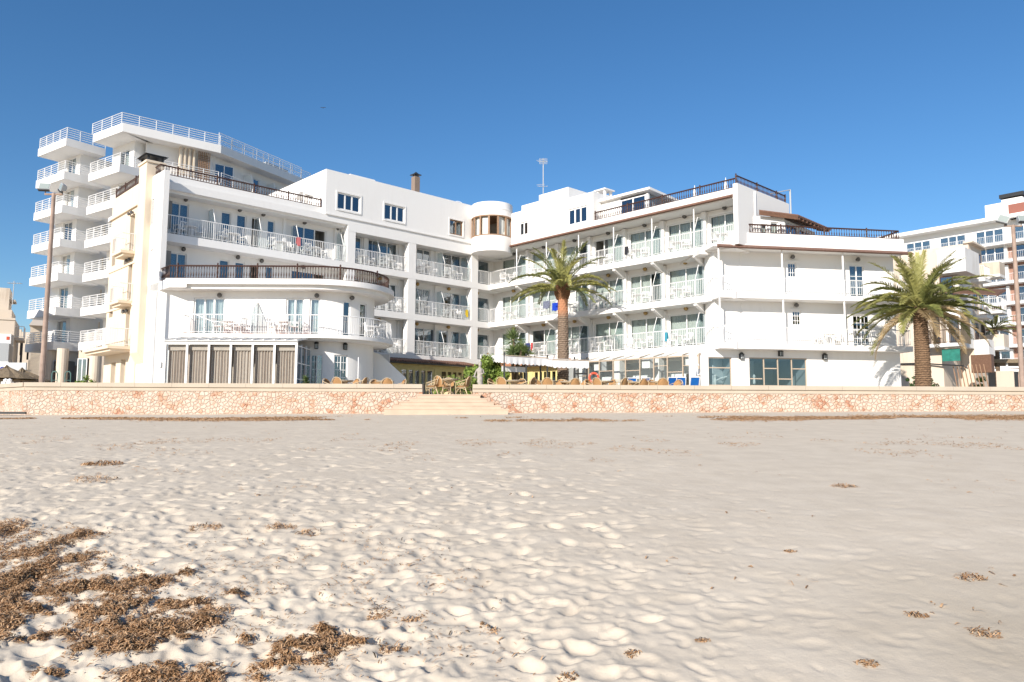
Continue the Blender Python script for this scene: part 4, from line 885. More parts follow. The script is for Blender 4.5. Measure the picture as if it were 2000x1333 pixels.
def lean_to(fr, s0, s1, d0, d1, z0, z1, m, parent):
    b = MB(); q = [fr.P(s0, d0, z0), fr.P(s1, d0, z0), fr.P(s1, d1, z1), fr.P(s0, d1, z1)]; b.hexa([*q, *((x[0], x[1], x[2]+.05) for x in q)])
    n = int((s1-s0)/.2)
    for k in range(n): s = s0+(k+.5)*(s1-s0)/n; b.tube(fr.P(s, d0-.04, z0+.07), fr.P(s, d1, z1+.07), .075, 7)
    o = b.build('tiled_roof', m, parent); b = MB(); b.box(fr, s0, s1, d0-.1, d0-.045, z0-.06, z0+.03); b.build('gutter', DARK, o); return o
lean_to(FL, 2.5, 12.0, -1.75, .0, 5.02, 5.32, TILE, H)
lean_to(FR, -1.0, 8.6, -1.15, .0, 4.98, 5.32, CLAY, H) if False else None
lean_to(FR, 1.0, 8.4, -1.15, .0, 5.0, 5.32, CLAY, H)
b = MB(); b.box(FR, .6, 8.4, -.6, -.5, 4.72+.26, 5.0); b.box(FR, .6, 2.6, -.6, -.5, 2.47, 4.98); b.build('wall', WHITE2, H)
b = MB(); b.box(FR, 1.0, 1.9, -.63, -.603, 2.47, 4.6); b.build('shutter_door', mat('blue_grey_paint', (.20, .26, .30), .6), H)
door_run(FR, 2.6, 8.0, -.6, 2.47, 4.72, [(3.0, 4.9, 4), (5.3, 7.6, 5)], H)
b = MB(); b.box(FR, 8.0, 8.6, -.6, -.45, 2.47, 5.0); b.box(FR, 8.45, 8.6, -.45, 1.6, 2.47, 5.3); b.build('wall', WHITE, H)
# --- glass room along the right wing
b = MB()
for k in range(2, 6): b.box(FR, pole_s(k)-.28, pole_s(k)+.28, .25, .8, 2.47, f1-.38)
b.build('column', WHITE, H)
b = MB(); b.box(FR, 8.4, 19.2, 2.3, 2.5, 2.47, 5.5); b.box(FR, 8.4, 19.2, RR+.29, 2.3, 5.3, 5.6); b.box(FR, 8.3, 8.44, 1.6, 5.2, 2.47, 5.4); b.box(FR, 18.9, 19.1, .3, 5.0, 2.47, 5.29); b.build('inner_wall', mat('pale_blue_inner_wall', (.80, .83, .84), .9), H); b = MB(); b.box(FR, 8.5, 19.0, -1.0, 2.2, 2.472, 2.5); b.build('bounce_floor', mat('pale_bounce_floor', (.75, .73, .70), .5), H)  # pale floor sheet added to bounce light up into the glass room
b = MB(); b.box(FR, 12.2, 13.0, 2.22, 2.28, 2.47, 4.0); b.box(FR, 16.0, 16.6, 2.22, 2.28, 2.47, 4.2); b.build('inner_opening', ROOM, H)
GR = 1.1; mull = [9.0, 9.95, 10.85, 11.75, 12.87, 13.84, 14.93, 15.95, 16.93, 17.99, 19.06]
b = MB()
for s in mull: b.box(FR, s-.035, s+.035, -GR, -GR+.07, 2.47, 4.98)
b.box(FR, mull[0]-.03, mull[-1]+.03, -GR-.004, -GR+.074, 4.98, 5.06); b.box(FR, mull[0], mull[-1], -GR+.005, -GR+.065, 2.75, 2.83)
FRe = Fm(FR.P(19.06, -GR, 0), U, V)
b.box(FRe, .07, .13, .0, .06, 2.47, 5.0)
b.tube(FR.P(19.06, -GR, 5.02), FR.P(19.06, -.03, 5.36), .04, 4); b.tube(FR.P(19.06, -GR+.05, 4.0), FR.P(19.06, -.03, 4.0), .025, 4)
for i, (s, t) in enumerate(zip(mull, mull[1:])):
    z = (3.6, 4.1, 3.6, 4.35, 3.75, 4.3, 3.3, 3.35, 4.1, 3.3)[i]; b.box(FR, s+.036, t-.036, -GR+.012, -GR+.06, z, z+.045)
    if i in (5, 7, 9): b.box(FR, s+.036, t-.036, -GR+.012, -GR+.06, z+1.15, z+1.19)
gf = b.build('glass_room_frame', BRONZE, H)
b = MB(); b.box(FR, mull[0], mull[-1], -GR+.028, -GR+.036, 2.5, 5.0); b.box(FRe, .1, 1.05, .025, .033, 2.5, 5.1); b.build('pane', GLASSV, gf)
for i, (s, t) in enumerate(zip(mull, mull[1:])):
    r_ = MB(); q = [FR.P(s+.03, -GR, 5.06), FR.P(t-.03, -GR, 5.06), FR.P(t-.03, -.01, 5.36), FR.P(s+.03, -.01, 5.36)]; r_.hexa([*q, *((x[0], x[1], x[2]+.015) for x in q)]); r_.build('roof_pane', FROST if i % 3 == 2 else GLASSV, gf)
b = MB()
for s in mull: b.tube(FR.P(s, -GR, 5.09), FR.P(s, -.01, 5.38), .028, 4)
b.build('glazing_bar', BRONZE, gf)
for s in (11.4, 15.2, 18.3):
    b = MB(); b.box(FR, s-.28, s+.3, -.85, -.3, 4.45, 5.1); b.build('hanging_lamp_shade', PAINT, H)
# --- outdoor stair beside the rounded block
q = [(728, 688), (742, 692), (792, 738), (792, 760), (728, 760)]; YS_ = 44.2
P_ = [aty(a, b_, YS_) for a, b_ in q]; P_[3][2] = 2.47; P_[4][2] = 2.47
b = MB(); b.slab([tuple(p) for p in P_], (0, .18, 0)); b.build('stair_parapet', WHITE, H)
x0 = float(aty(700, 730, 46)[0]); b = MB(); b.prism([(x0, 46), (float(aty(760, 730, 46)[0]), 46), (float(aty(760, 730, 46)[0]), 46.2), (x0, 46.2)], 2.47, 5.2); b.build('wall', WHITE2, H)
p = aty(706, 690, 41.0); b = MB(); b.tube((p[0]-.0, p[1]-.75, 2.47), (p[0], p[1]-.75, 4.6), .03, 6); b.build('downpipe', PAINT, H)

# ================================================================= CREAM TOWN HOUSE beside the hotel
CH = empty('townhouse', tuple(FS.P(8, 3, 2.47)), 'narrow cream townhouse with brown roof railing joined to the hotel', 'house')
h = MB(); ho = [(9.25, 9.9, 10.6, 12.3), (9.15, 9.85, 7.4, 9.2), (5.9, 6.7, 11.0, 13.2), (5.9, 6.6, 8.1, 10.3), (5.9, 6.6, 5.3, 7.5), (8.0, 8.9, 2.9, 4.6), (6.2, 7.1, 2.9, 4.7)]
CSF = Fm(FS.P(0, -.06, 0), V, U)
wall_open(h, CSF, 4.62, 10.4, 0, .35, 2.47, 14.9, ho); h.box(CSF, 10.1, 10.4, .35, 8, 2.47, 14.9); h.box(CSF, 4.62, 10.1, .35, 8, 14.0, 14.3)
h.build('wall', CREAM, CH)
for i, o in enumerate(ho): window(CSF, *o, .2, CH, 2 if i > 1 else 1, fm=PAINT if i > 4 else (TANWOOD if i < 2 else PAINT), muntin=(1, 4) if i > 4 else None, curt='full' if i > 4 else None, gl=GLASSD)  # tan frame colour on the first two windows stands in for shaded reveals
b = MB(); b.box(CSF, 4.7, 10.5, -.12, -.003, 13.55, 13.7); b.build('cornice', CREAM, CH)
for z in (7.75, 10.2): b = MB(); b.box(CSF, 4.7, 10.4, -.05, -.003, z, z+.12); b.build('string_course', CREAM, CH)
balustrade([CSF.P(4.7, .15, 0)[:2], CSF.P(10.3, .15, 0)[:2]], 14.9, .62, CH, .16, postevery=12)
def mini_balc(s0, s1, z, dp, h_=1.0):
    b = MB(); b.box(CSF, s0, s1, -dp, -.004, z-.16, z); b.box(CSF, s0+.1, s1-.1, -dp+.15, -.004, z-.3, z-.16); b.build('balcony_floor', CREAM, CH)
    rail_white([CSF.P(s0+.05, -.05, 0)[:2], CSF.P(s0+.05, -dp+.06, 0)[:2], CSF.P(s1-.05, -dp+.06, 0)[:2], CSF.P(s1-.05, -.05, 0)[:2]], z, h_, CH, .13, .01)
mini_balc(5.6, 7.3, 10.9, .75); mini_balc(5.6, 7.3, 8.0, .75); mini_balc(5.3, 10.3, 5.35, 1.25)
for z in (13.3, 10.5, 7.5):
    b = MB(); p = CSF.P(6.2, -.12, z); b.tube(CSF.P(6.2, -.0, z+.05), p, .02, 5); b.lathe((p[0], p[1], z-.12), [(0, 0), (.09, .05), (.09, .16), (0, .22)], 8); p = CSF.P(6.7, -.12, z); b.lathe((p[0], p[1], z-.12), [(0, 0), (.09, .05), (.09, .16), (0, .22)], 8); b.build('wall_lamp', DARKL, CH)

# ================================================================= TALL WHITE APARTMENT HOTEL at the left
TA = hitp(126, 326, (0, 62), (0, 1))[:2]; TB_ = hitp(234, 310, (0, 60), (0, 1))[:2]
TF = Fm(TA, az(34.5), az(-55.5)); TG = Fm(TB_, az(34.5), az(-55.5))
TH_ = empty('apartment_hotel', (-38, 68, 2.47), 'tall white apartment hotel with stacked angular corner balconies', 'hotel')
zk = [7.41+2.87*k for k in range(7)]
tw_ = MB()
def tower(fr, x_in, y_in, ylen, xlen, zt):
    opsn = []
    # left-front face: a plane at a = x_in running along inward dir
    fn = Fm(fr.P(x_in, 0, 0), fr.i, fr.a)
    ops = [(y_in+.75, y_in+2.3, z+.05, z+2.1) for z in zk[:-1]]
    m = MB(); wall_open(m, fn, y_in, ylen, 0, .25, 5.6, zt, ops); m.box(fr, x_in+.25, xlen, y_in, y_in+.25, 5.6, zt); m.box(fr, x_in+.25, xlen, ylen-.2, ylen, 5.6, zt)
    m.box(fr, xlen-.2, xlen, y_in+.25, ylen-.2, 5.6, zt); m.build('wall', WHITE, TH_)
    for i, o in enumerate(ops): window(fn, *o, 0, TH_, 2, curt='left' if i % 2 else 'right', gl=GLASSC if i % 3 else GLASS, openleaf=1 if i in (0, 2, 4) else None, fw=.07)
    b = MB()
    for z in zk[:-1]: b.box(fr, xlen-1.5 if False else x_in+2.35, x_in+2.45, y_in-.03, y_in-.002, z, z+2.1)
    b.build('pipe_strip', CREAM, TH_)
tower(TF, 1.8, 1.2, 5.2, 6, 24.0); tower(TG, 1.8, 1.2, 4.7, 9.0, 24.5)
for i, z in enumerate(zk):
    last = i == 6
    for fr, L, x1 in ((TF, 5.0, 3.3), (TG, 4.9, 6.5)):
        if last and fr is TG: continue
        b = MB(); b.box(fr, 0, x1, 0, L, z-.68, z); b.build('balcony_slab', WHITE, TH_)
        rail_bars([fr.P(1.75, L-.08, 0)[:2], fr.P(.08, L-.08, 0)[:2], fr.P(.08, .08, 0)[:2], fr.P(x1, .08, 0)[:2]], z, .92, TH_)
zr = 25.15
A0, A1, A2, A3 = [atz(x, y, zr)[:2] for x, y in ((182, 262), (240, 240), (432, 284), (608, 356))]
dd = az(-55.5); cen = A0+az(34.5)*20; poly = [A0, A1, A2, A3, A3+dd*6, A0+az(34.5)*26]
b = MB(); b.prism(poly, zr-.72, zr); b.build('roof_slab', WHITE, TH_)
inn = az(-45)*.25
rail_bars([A0+inn, A1+inn*1.2, A2+inn, A3+inn], zr, .95, TH_, n=5, post=1.3, name='roof_railing')
rail_bars([A2+inn*2, A2+inn*2+(A3-A2)*.9], zr+.0, 1.25, TH_, n=2, post=1.6, name='roof_railing')
n1 = (A2-A1)/np.linalg.norm(A2-A1); i1 = np.array([-n1[1], n1[0]]); T1 = Fm(A1+i1*1.3+n1*1.2, n1, i1); L1 = float(np.linalg.norm(A2-A1))
n2 = (A3-A2)/np.linalg.norm(A3-A2); i2 = np.array([-n2[1], n2[0]]); T2 = Fm(A2+i2*1.3, n2, i2); L2 = float(np.linalg.norm(A3-A2))
z6 = zk[5]; b = MB(); o1_ = [(T1.S(408, 0), T1.S(446, 0), z6+.1, z6+2.1)]; wall_open(b, T1, 1.0, L1-1.3, 0, .25, 12, zr-.72, o1_)
o2_ = [(T2.S(475, 0), T2.S(497, 0), z6+.1, z6+2.05), (T2.S(515, 0), T2.S(533, 0), z6+.1, z6+2.05)]
wall_open(b, T2, -.3, L2, 0, .25, 12, zr-.72, o2_); b.build('wall', WHITE, TH_)
for f_, oo in ((T1, o1_), (T2, o2_)):
    for o in oo: window(f_, *o, 0, TH_, 2, curt=None, gl=GLASSD)
b = MB(); b.box(T1, 1.5, L1-1.3, -1.3, -.01, z6-.6, z6); b.box(T2, 0, L2, -1.3, -.01, z6-.6, z6); b.build('balcony_slab', WHITE, TH_)
rail_bars([T1.P(1.5, -1.25, 0)[:2], T1.P(L1-1.3, -1.25, 0)[:2]], z6, .95, TH_)
rail_bars([T2.P(.2, -1.25, 0)[:2], T2.P(L2, -1.25, 0)[:2]], z6, .95, TH_)
b = MB()
for px in (337, 346, 355, 364): s = T1.S(px, -.5); b.box(T1, s-.07, s+.07, -.75, -.45, z6, zr-.73)
b.build('vertical_fin', CREAM, TH_)
b = MB(); s0 = T1.S(375, -.6); s1 = T1.S(397, -.6)
for k in range(7): x = s0+(s1-s0)*k/6; b.box(T1, x-.03, x+.03, -.62, -.56, z6, zr-.73)
for k in range(16): z = z6+.05+k*.15; b.box(T1, s0, s1, -.56+.003, -.52, z, z+.06)
b.build('lattice_screen', TANWOOD, TH_)
for px in (466, 512): 
    s = T2.S(px, 0); b = MB(); q = [T2.P(s, -1.2, z6+.1), T2.P(s, -.05, z6+.1), T2.P(s, -.05, z6+1.95), T2.P(s, -.9, z6+1.95), T2.P(s, -1.2, z6+1.2)]
    for a, c in zip(q, q[1:]+q[:1]): b.tube(a, c, .04, 4)
    dv = b.build('divider_panel', PAINT, TH_); b = MB(); b.slab(q, tuple(np.append(n2, 0)*.02)); b.build('frosted_sheet', FROST, dv)
s0 = T2.S(530, 1.0); b = MB(); b.box(T2, s0, s0+3.2, 2.4, 4.4, zr, zr+1.9); b.build('air_conditioning_unit', GREY, TH_)
b = MB()
for k in range(8): b.box(T2, s0+.2, s0+3.0, 2.35, 2.397, zr+.35+k*.18, zr+.42+k*.18)
b.build('vent_slot', DARK, TH_)
# ground floor with round columns
b = MB(); b.box(TF, 2.2, 12, 1.6, 1.9, 2.47, 6.73); b.box(TG, 2.0, 12, 2.6, 2.9, 2.47, 6.73); b.box(TF, 2.2, 2.4, 1.9, 5, 2.47, 6.7); b.build('ground_wall', BEIGE, TH_)
for px, Y in ((96, 63.0), (120, 60.9), (185, 57.6), (198, 60.0)):
    p = aty(px, 735, Y); b = MB(); b.lathe((p[0], Y, 2.47), [(.42, 0), (.42, 4.25)], 16); b.build('column', BEIGE, TH_, smooth=False)
for px0, px1, Y in ((101, 117, 62.6), (149, 168, 60.2), (172, 184, 60.0)):
    x0, x1 = float(aty(px0, 730, Y)[0]), float(aty(px1, 730, Y)[0]); window(Fm((0, Y), (1, 0), (0, 1)), x0, x1, 2.6, 5.9, 0, TH_, 2 if px0 < 160 else 1, curt='left' if px0 > 140 else None, gl=GLASS, fm=GREY if px0 < 140 else PAINT, rd=2)
b = MB(); b.box(Fm((0, 61.0), (1, 0), (0, 1)), -37, -32.2, 0, .2, 2.47, 6.7) if False else b.box(Fm((0, 63), (1, 0), (0, 1)), -36, -32, 0, .2, 2.47, 6.7); b.build('ground_wall', BEIGE, TH_)

# ================================================================= RIGHT HAND BUILDINGS
G0 = aty(1838, 620, 57)[:2]; GU = Fm(G0, V, U); GS = Fm(G0, az(44), az(-46))   # front face runs left along V; side runs along az 44
RB = empty('cream_apartments', (36, 62, 2.47), 'weathered cream apartment block with side balconies behind the right palm', 'apartment block')
b = MB(); b.box(GU, -.0, 9, 0, 4.1, 2.47, 14.1); b.build('front_wall', BEIGE, RB)
GB = Fm(GU.P(-.95, 4.2, 0), V, U)
b = MB(); b.box(GB, 0, 14, 0, 3.4, 2.47, 15.3); b.box(GB, 1.2, 3.2, -.12, -.003, 14.3, 15.1); b.build('rear_wall', BEIGE, RB)
GBs = Fm(GU.P(-2.3, 4.2, 0), U, V)
b = MB(); b.box(GB, -.35, .3, -.2, 3.4, 15.3, 15.45); b.build('cornice', BEIGE, RB)
b = MB(); b.box(GU, -1.9, .0, -.25, 3.2, 12.35, 14.15); b.build('white_bay_box', WHITE2, RB)
b = MB(); b.box(GU, -1.0, .0, 1.0, 4.2, 6.9, 12.3); b.build('side_wall', WHITE2, RB)
# side balconies further back
def sbalc(fr, s0, s1, d0, d1, z, solid, parent, m=None):
    b = MB(); b.box(fr, s0, s1, d0, d1, z-.22, z); b.build('balcony_slab', WHITE2, parent)
    if solid:
        b = MB(); b.box(fr, s0, s1, d0, d0+.1, z, z+1.0); b.box(fr, s0, s0+.1, d0+.1, d1, z, z+1.0); b.build('balcony_panel', m or BEIGE, parent)
    else: rail_white([fr.P(s1, d0+.05, 0)[:2], fr.P(s0+.05, d0+.05, 0)[:2], fr.P(s0+.05, d1, 0)[:2]], z, 1.0, parent, .14)
for k, z in enumerate((7.1, 10.0, 12.9)):
    sbalc(GB, -1.6, -.0, 1.9, 3.4, z, k != 1, RB, TAN if k == 2 else BEIGE)
    sbalc(GB, -1.0, -.0, .1, 1.7, z-.5, k == 0, RB, WHITE2)
    for d_ in (.5, 2.2):
        w = Fm(GB.P(-.0, d_, 0), U, V); window(w, 0, .9, z+.0, z+1.9, -.1, RB, 2, curt=None, gl=GLASSD, fm=BROWN if k != 1 else REDWOOD, room=False)
b = MB(); b.box(GU, -1.5, .8, -1.1, -.003, 6.75, 7.0); b.build('balcony_slab', WHITE2, RB); rail_white([GU.P(.75, -.1, 0)[:2], GU.P(.75, -1.05, 0)[:2], GU.P(-1.45, -1.05, 0)[:2], GU.P(-1.45, .9, 0)[:2]], 7.0, 1.0, RB, .13, m=BROWN)
b = MB(); q = [GU.P(-1.47, -.9, 7.05), GU.P(-1.47, 1.6, 7.05), GU.P(-1.47, 1.6, 9.3), GU.P(-1.47, -.2, 9.4)]; b.slab(q, (.03, .03, 0)); b.build('straw_screen', STRAW, RB)
w = GU; window(w, -1.0, -.1, 10.4, 12.1, -.3, RB, 1, curt=None, gl=GLASSD, fm=BROWN, room=False); window(w, .1, .6, 7.1, 9.4, -.12, RB, 1, curt=None, gl=GLASSD, fm=BROWN, room=False); window(w, -.9, -.2, 7.1, 9.2, .9, RB, 1, curt=None, gl=GLASSD, fm=BROWN, room=False)
b = MB(); q = [GU.P(-.2, -.3, 10.9), GU.P(-.2, 1.2, 11.3), GU.P(-3.6, 3.0, 11.1), GU.P(-3.6, .5, 10.4)]; b.slab(q, (0, 0, .06))
for k in range(7): a = np.array(q[0])+(np.array(q[3])-np.array(q[0]))*k/6; c = np.array(q[1])+(np.array(q[2])-np.array(q[1]))*k/6; b.tube(tuple(a+[0, 0, -.05]), tuple(c+[0, 0, -.05]), .05, 4)
b.build('slatted_canopy', REDWOOD, RB)
b = MB(); b.box(GU, -1.35, -.15, -.7, -.64, 5.7, 6.6); b.build('green_tarpaulin', mat('green_tarp', (.03, .22, .17), .7, .4, 4), RB)
b = MB(); b.box(GU, -3.2, -1.9, -.2, .5, 4.8, 6.1); b.build('hanging_cabinet', REDWOOD, RB)
b = MB()
for k in range(9): x = -1.2-.25*k; b.tube(GU.P(x, -.6, 2.47), GU.P(x+.5, -.2, 5.4), .04, 5)
b.build('leaning_reed', TANWOOD, RB)
b = MB(); b.pipe([GU.P(3.8, -.1, 5.7), GU.P(1.4, -.2, 5.65), GU.P(.2, -.3, 5.5), GU.P(-1.6, -.7, 5.3), GU.P(-1.8, -.7, 5.1)], .06, 6); b.build('pipe', DARK, RB)
for i, (s, d_, w_) in enumerate(((-4.4, .4, 1.1), (-5.6, .8, 1.0), (-6.8, 1.6, 1.0))):
    b = MB(); b.box(GU, s, s+w_, d_, d_+.08, 2.47, 4.9); b.build('wooden_panel', TAN, RB)
FPX2 = aty(1888, 700, 58)
# white pergola with thatch at far right
PG = empty('beach_pergola', (44, 62, 2.47), 'white framed pergola with reed roof right of the cream apartments', 'pergola')
b = MB(); PF = Fm(aty(1892, 720, 62)[:2], (1, 0), (0, 1)); 
for x in (.0, 3.1, 5.5): b.box(PF, x, x+.12, 0, .12, 2.47, 6.0)
b.box(PF, -3, 5.8, -.05, .1, 5.3, 5.5); b.build('post', PAINT, PG)
b = MB(); b.box(PF, -1, 7, -.3, 4, 6.0, 6.3); b.build('reed_roof', STRAW, PG); b = MB(); b.box(PF, -3, 7, 4.5, 4.8, 2.47, 5.6); b.build('back_panel', ROOM, PG); b = MB(); b.box(PF, 2.2, 3.0, -.1, -.04, 2.47, 5.2); b.build('menu_board', PAINT, PG)
# far right hotel
Q0 = aty(1900, 600, 103)[:2]; QF = Fm(Q0, -az(-39.5), az(50.5))
HB = empty('balcony_hotel', (75, 105, 2.47), 'large distant hotel with terracotta walls and rows of white balconies', 'hotel')
q_l = QF.S(1700, 0, 470); q_r = QF.S(2160, 0, 500)
zt = QF.Z(1900, 436, 0); zb = [QF.Z(1960, y, -1.0) for y in (478, 514, 556, 597, 638, 680, 721)]
b = MB(); b.box(QF, q_l, q_r, 0, 12, 2.47, zb[0]-.3); b.build('wall', BRICK, HB)
b = MB(); b.box(QF, q_l, q_r, .0, 10, zb[0]-.29, zt-.5); b.box(QF, q_l, q_r, -1.6, 10, zt-.5, zt); s_ = QF.S(1925, 2, 430); b.box(QF, s_, q_r, 2, 8, zt, zt+2.6); b.build('top_storey', WHITE, HB)
b = MB(); s_ = QF.S(1952, 2, 415); b.box(QF, s_, s_+2.5, 3, 5, zt+2.6, zt+3.2); b.build('chimney', WHITE, HB); b = MB(); b.box(QF, s_-.2, s_+2.7, 2.8, 5.2, zt+3.4, zt+3.9); b.build('chimney_cap', DARK, HB)
b = MB(); s_ = QF.S(1975, 0, 425); b.box(QF, s_, q_r, -.9, 0, zt-1.4+.9, zt+1.4); b.build('red_roof_patch', mat('red_roof', (.30, .12, .09), .8), HB)
bw = 4.6
for zi, z in enumerate(zb):
    b = MB(); b.box(QF, q_l, q_r, -1.5, -.004, z, z+.35); b.build('balcony_slab', WHITE, HB)
    rail_white([QF.P(q_l, -1.45, 0)[:2], QF.P(q_r, -1.45, 0)[:2]], z+.35, .95, HB, .22, .014)
    s = q_l+.6
    while s < q_r-bw:
        if s+bw > QF.S(1880, 0, 600) or zi == 0: window(QF, s, s+bw-1.2, z+.37, z+2.45, -.2, HB, 3, curt='full' if (int(s)+zi) % 2 else 'sides', gl=GLASS, fw=.12, room=False)
        s += bw
b = MB(); s = q_l+.6
while s < q_r-bw:
    for z in zb[1:]: b.box(QF, s+bw-1.2+.02, s+bw-.85, -.5, -.003, z+.35, z+2.6); 
    s += bw
b.build('party_wall', WHITE, HB)

# ================================================================= FAR LEFT HOUSES
HW = [empty('beige_house', (-38, 58, 2.47), 'beige stucco house at the far left edge with an upper balcony', 'house'), empty('arched_house', (-50, 80, 2.47), 'pale house with round arches between the beige house and the tall hotel', 'house')]
X = lambda px, Y=58: float(aty(px, 650, Y)[0])
f_ = Fm((X(0), 58), az(60), az(-30)); Y_ = X; X = lambda px, Y=58: f_.S(px) if Y == 58 else Y_(px, Y)
b = MB(); b.box(f_, X(-60), X(31), 0, 6, 2.47, 8.8); b.box(f_, X(-60), X(23), .5, 5, 8.8, 9.55); b.box(f_, X(-60), X(15), 1, 4, 9.55, 11.3); b.box(f_, X(-60), X(31.5), -.08, .3, 8.7, 8.86); b.build('wall', BEIGE, HW[0])
b = MB(); b.box(f_, X(31), X(49), .5, 3, 7.2, 7.4); b.box(f_, X(15), X(27), 1.2, 3, 10.3, 10.45); b.build('balcony_floor', TAN, HW[0])
rail_white([f_.P(X(31), .55, 0)[:2], f_.P(X(48.5), .55, 0)[:2], f_.P(X(48.5), 2.9, 0)[:2]], 7.4, .9, HW[0], .15)
b = MB(); b.box(f_, X(2), X(26), -.12, -.003, 7.0-.15, 7.6); bn = b.build('banner', PAINT, HW[0]); b = MB(); b.box(f_, X(17), X(23), -.14, -.123, 7.15, 7.4); b.build('banner_patch', ORANGE, bn)
b = MB(); b.box(f_, X(-60), X(25), -1.2, -.004, 4.2, 6.8); b.build('grey_shutter', GREY, HW[0])
p = f_.P(X(22), 1.0, 10.0); b = MB(); b.tube(p, (p[0], p[1], 11.9), .03, 5); b.tube((p[0]-.5, p[1], 11.75), (p[0]+.6, p[1], 11.7), .02, 4); [b.tube((p[0]+x, p[1]-.2, 11.72), (p[0]+x, p[1]+.2, 11.72), .015, 4) for x in (-.4, -.2, 0, .2, .4, .55)]; b.build('antenna', GREY, HW[0])
f2_ = Fm((Y_(40, 82), 82), az(60), az(-30)); X2 = lambda px: f2_.S(px)
b = MB(); ao = [(X2(44), X2(50), 6.5, 9.2), (X2(58), X2(66), 7.3, 9.0), (X2(34), X2(39), 9.5, 11)]; wall_open(b, f2_, X2(20), X2(84), 0, .4, 2.47, 10.3, ao); wall_open(b, f2_, X2(20), X2(44), .4, 2, 10.3, 10.6, []); b.box(f2_, X2(20), X2(84), .4, 6, 2.47, 6.0); b.build('wall', CREAM, HW[1])
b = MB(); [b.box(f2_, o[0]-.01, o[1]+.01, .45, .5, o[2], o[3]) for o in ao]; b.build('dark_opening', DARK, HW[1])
b = MB(); b.box(f2_, X2(28), X2(48), -2.5, -.01, 6.1, 6.4); b.box(f2_, X2(28), X2(48), -2.5, -2.4, 6.4, 7.6); q_ = f2_.P(X2(38), -1.6, 0); b.lathe((q_[0], q_[1], 4.4), [(.2, 0), (1.6, 1.7)], 16); b.build('curved_balcony', BEIGE, HW[1])
b = MB(); b.hexa([f2_.P(X2(60), -1, 11.0), f2_.P(X2(100), -1, 11.0), f2_.P(X2(100), 5, 11.0), f2_.P(X2(60), 5, 11.0), f2_.P(X2(66), 1, 11.9), f2_.P(X2(96), 1, 11.9), f2_.P(X2(96), 4, 11.9), f2_.P(X2(66), 4, 11.9)]); b.box(f2_, X2(62), X2(98), 0, 4, 2.47, 11.0); b.build('roof_house', TAN, HW[1])
# sign board with lettering and dark kiosk
SB = empty('sign_board', (-34, 52, 2.47), 'long grey and white sign board with dark blue letters left of the lamp post', 'sign')
f3_ = Fm((0, 52), (1, 0), (0, 1)); X3 = lambda px: Y_(px, 52)
b = MB(); b.box(f3_, X3(-40), X3(20), 0, .1, 3.8, 5.05); b.build('white_board', PAINT, SB); b = MB(); b.box(f3_, X3(20.2), X3(55), 0, .1, 3.9, 5.0); b.build('grey_board', GREY, SB)
for x in (X3(-20), X3(30), X3(52)): b = MB(); b.tube((x, 52.2, 2.47), (x, 52.2, 4.2), .05, 5); b.build('post', DARK, SB)
cu = bpy.data.curves.new('sign_letters', 'FONT'); cu.body = 'U S'; cu.size = 1.05; cu.extrude = .01; cu.align_x = 'RIGHT'; to = bpy.data.objects.new('letters', cu); COL.objects.link(to)
to.location = (X3(17), 51.985, 4.0); to.rotation_euler = (pi/2, 0, 0); bpy.context.view_layer.update()
me = bpy.data.meshes.new_from_object(to); lo = bpy.data.objects.new('lettering', me); COL.objects.link(lo); lo.matrix_world = to.matrix_world.copy(); bpy.data.objects.remove(to); me.materials.clear(); me.materials.append(mat('navy_lettering', (.02, .04, .22), .6)); loc = Vector(lo.location); lo.parent = SB; lo.location = loc-Vector(SB.location)
def thatch(x, y, r, z, lb):
    e = empty('straw_parasol', (x, y, 2.47), lb, 'parasol', 'straw parasols at the far left'); b = MB(); n = 28; prof = [(r, 0), (r*.72, .22), (r*.4, .42), (r*.12, .62), (0, .8)]; b.lathe((x, y, z), prof, n)
    b.v = [(vx+random.uniform(-.05, .05), vy+random.uniform(-.05, .05), vz+random.uniform(-.06, .03)) for vx, vy, vz in b.v]; b.build('straw_top', STRAW, e)
    b = MB(); b.tube((x, y, 2.47), (x, y, z+.1), .06, 8); b.build('pole', REDWOOD, e)
thatch(float(aty(12, 740, 46)[0]), 46, 1.7, 4.0-.35, 'leftmost straw parasol under the sign board'); thatch(float(aty(42, 740, 47)[0]), 47, 1.6, 3.6-.05, 'straw parasol beside the lamp post at the left')
for i, px in enumerate((11, 19)):
    p = aty(px, 742, 43); e = MB(); e.cbox((p[0], 43, 3.05), .28, .3, .55); e.lathe((p[0], 43, 3.32), [(.1, 0), (.12, .12), (0, .2)], 8); tag(e.build('white_flask', PAINT), ('left' if i == 0 else 'right')+' one of two small white canisters behind the far left wall coping', 'canister', 'white canisters')

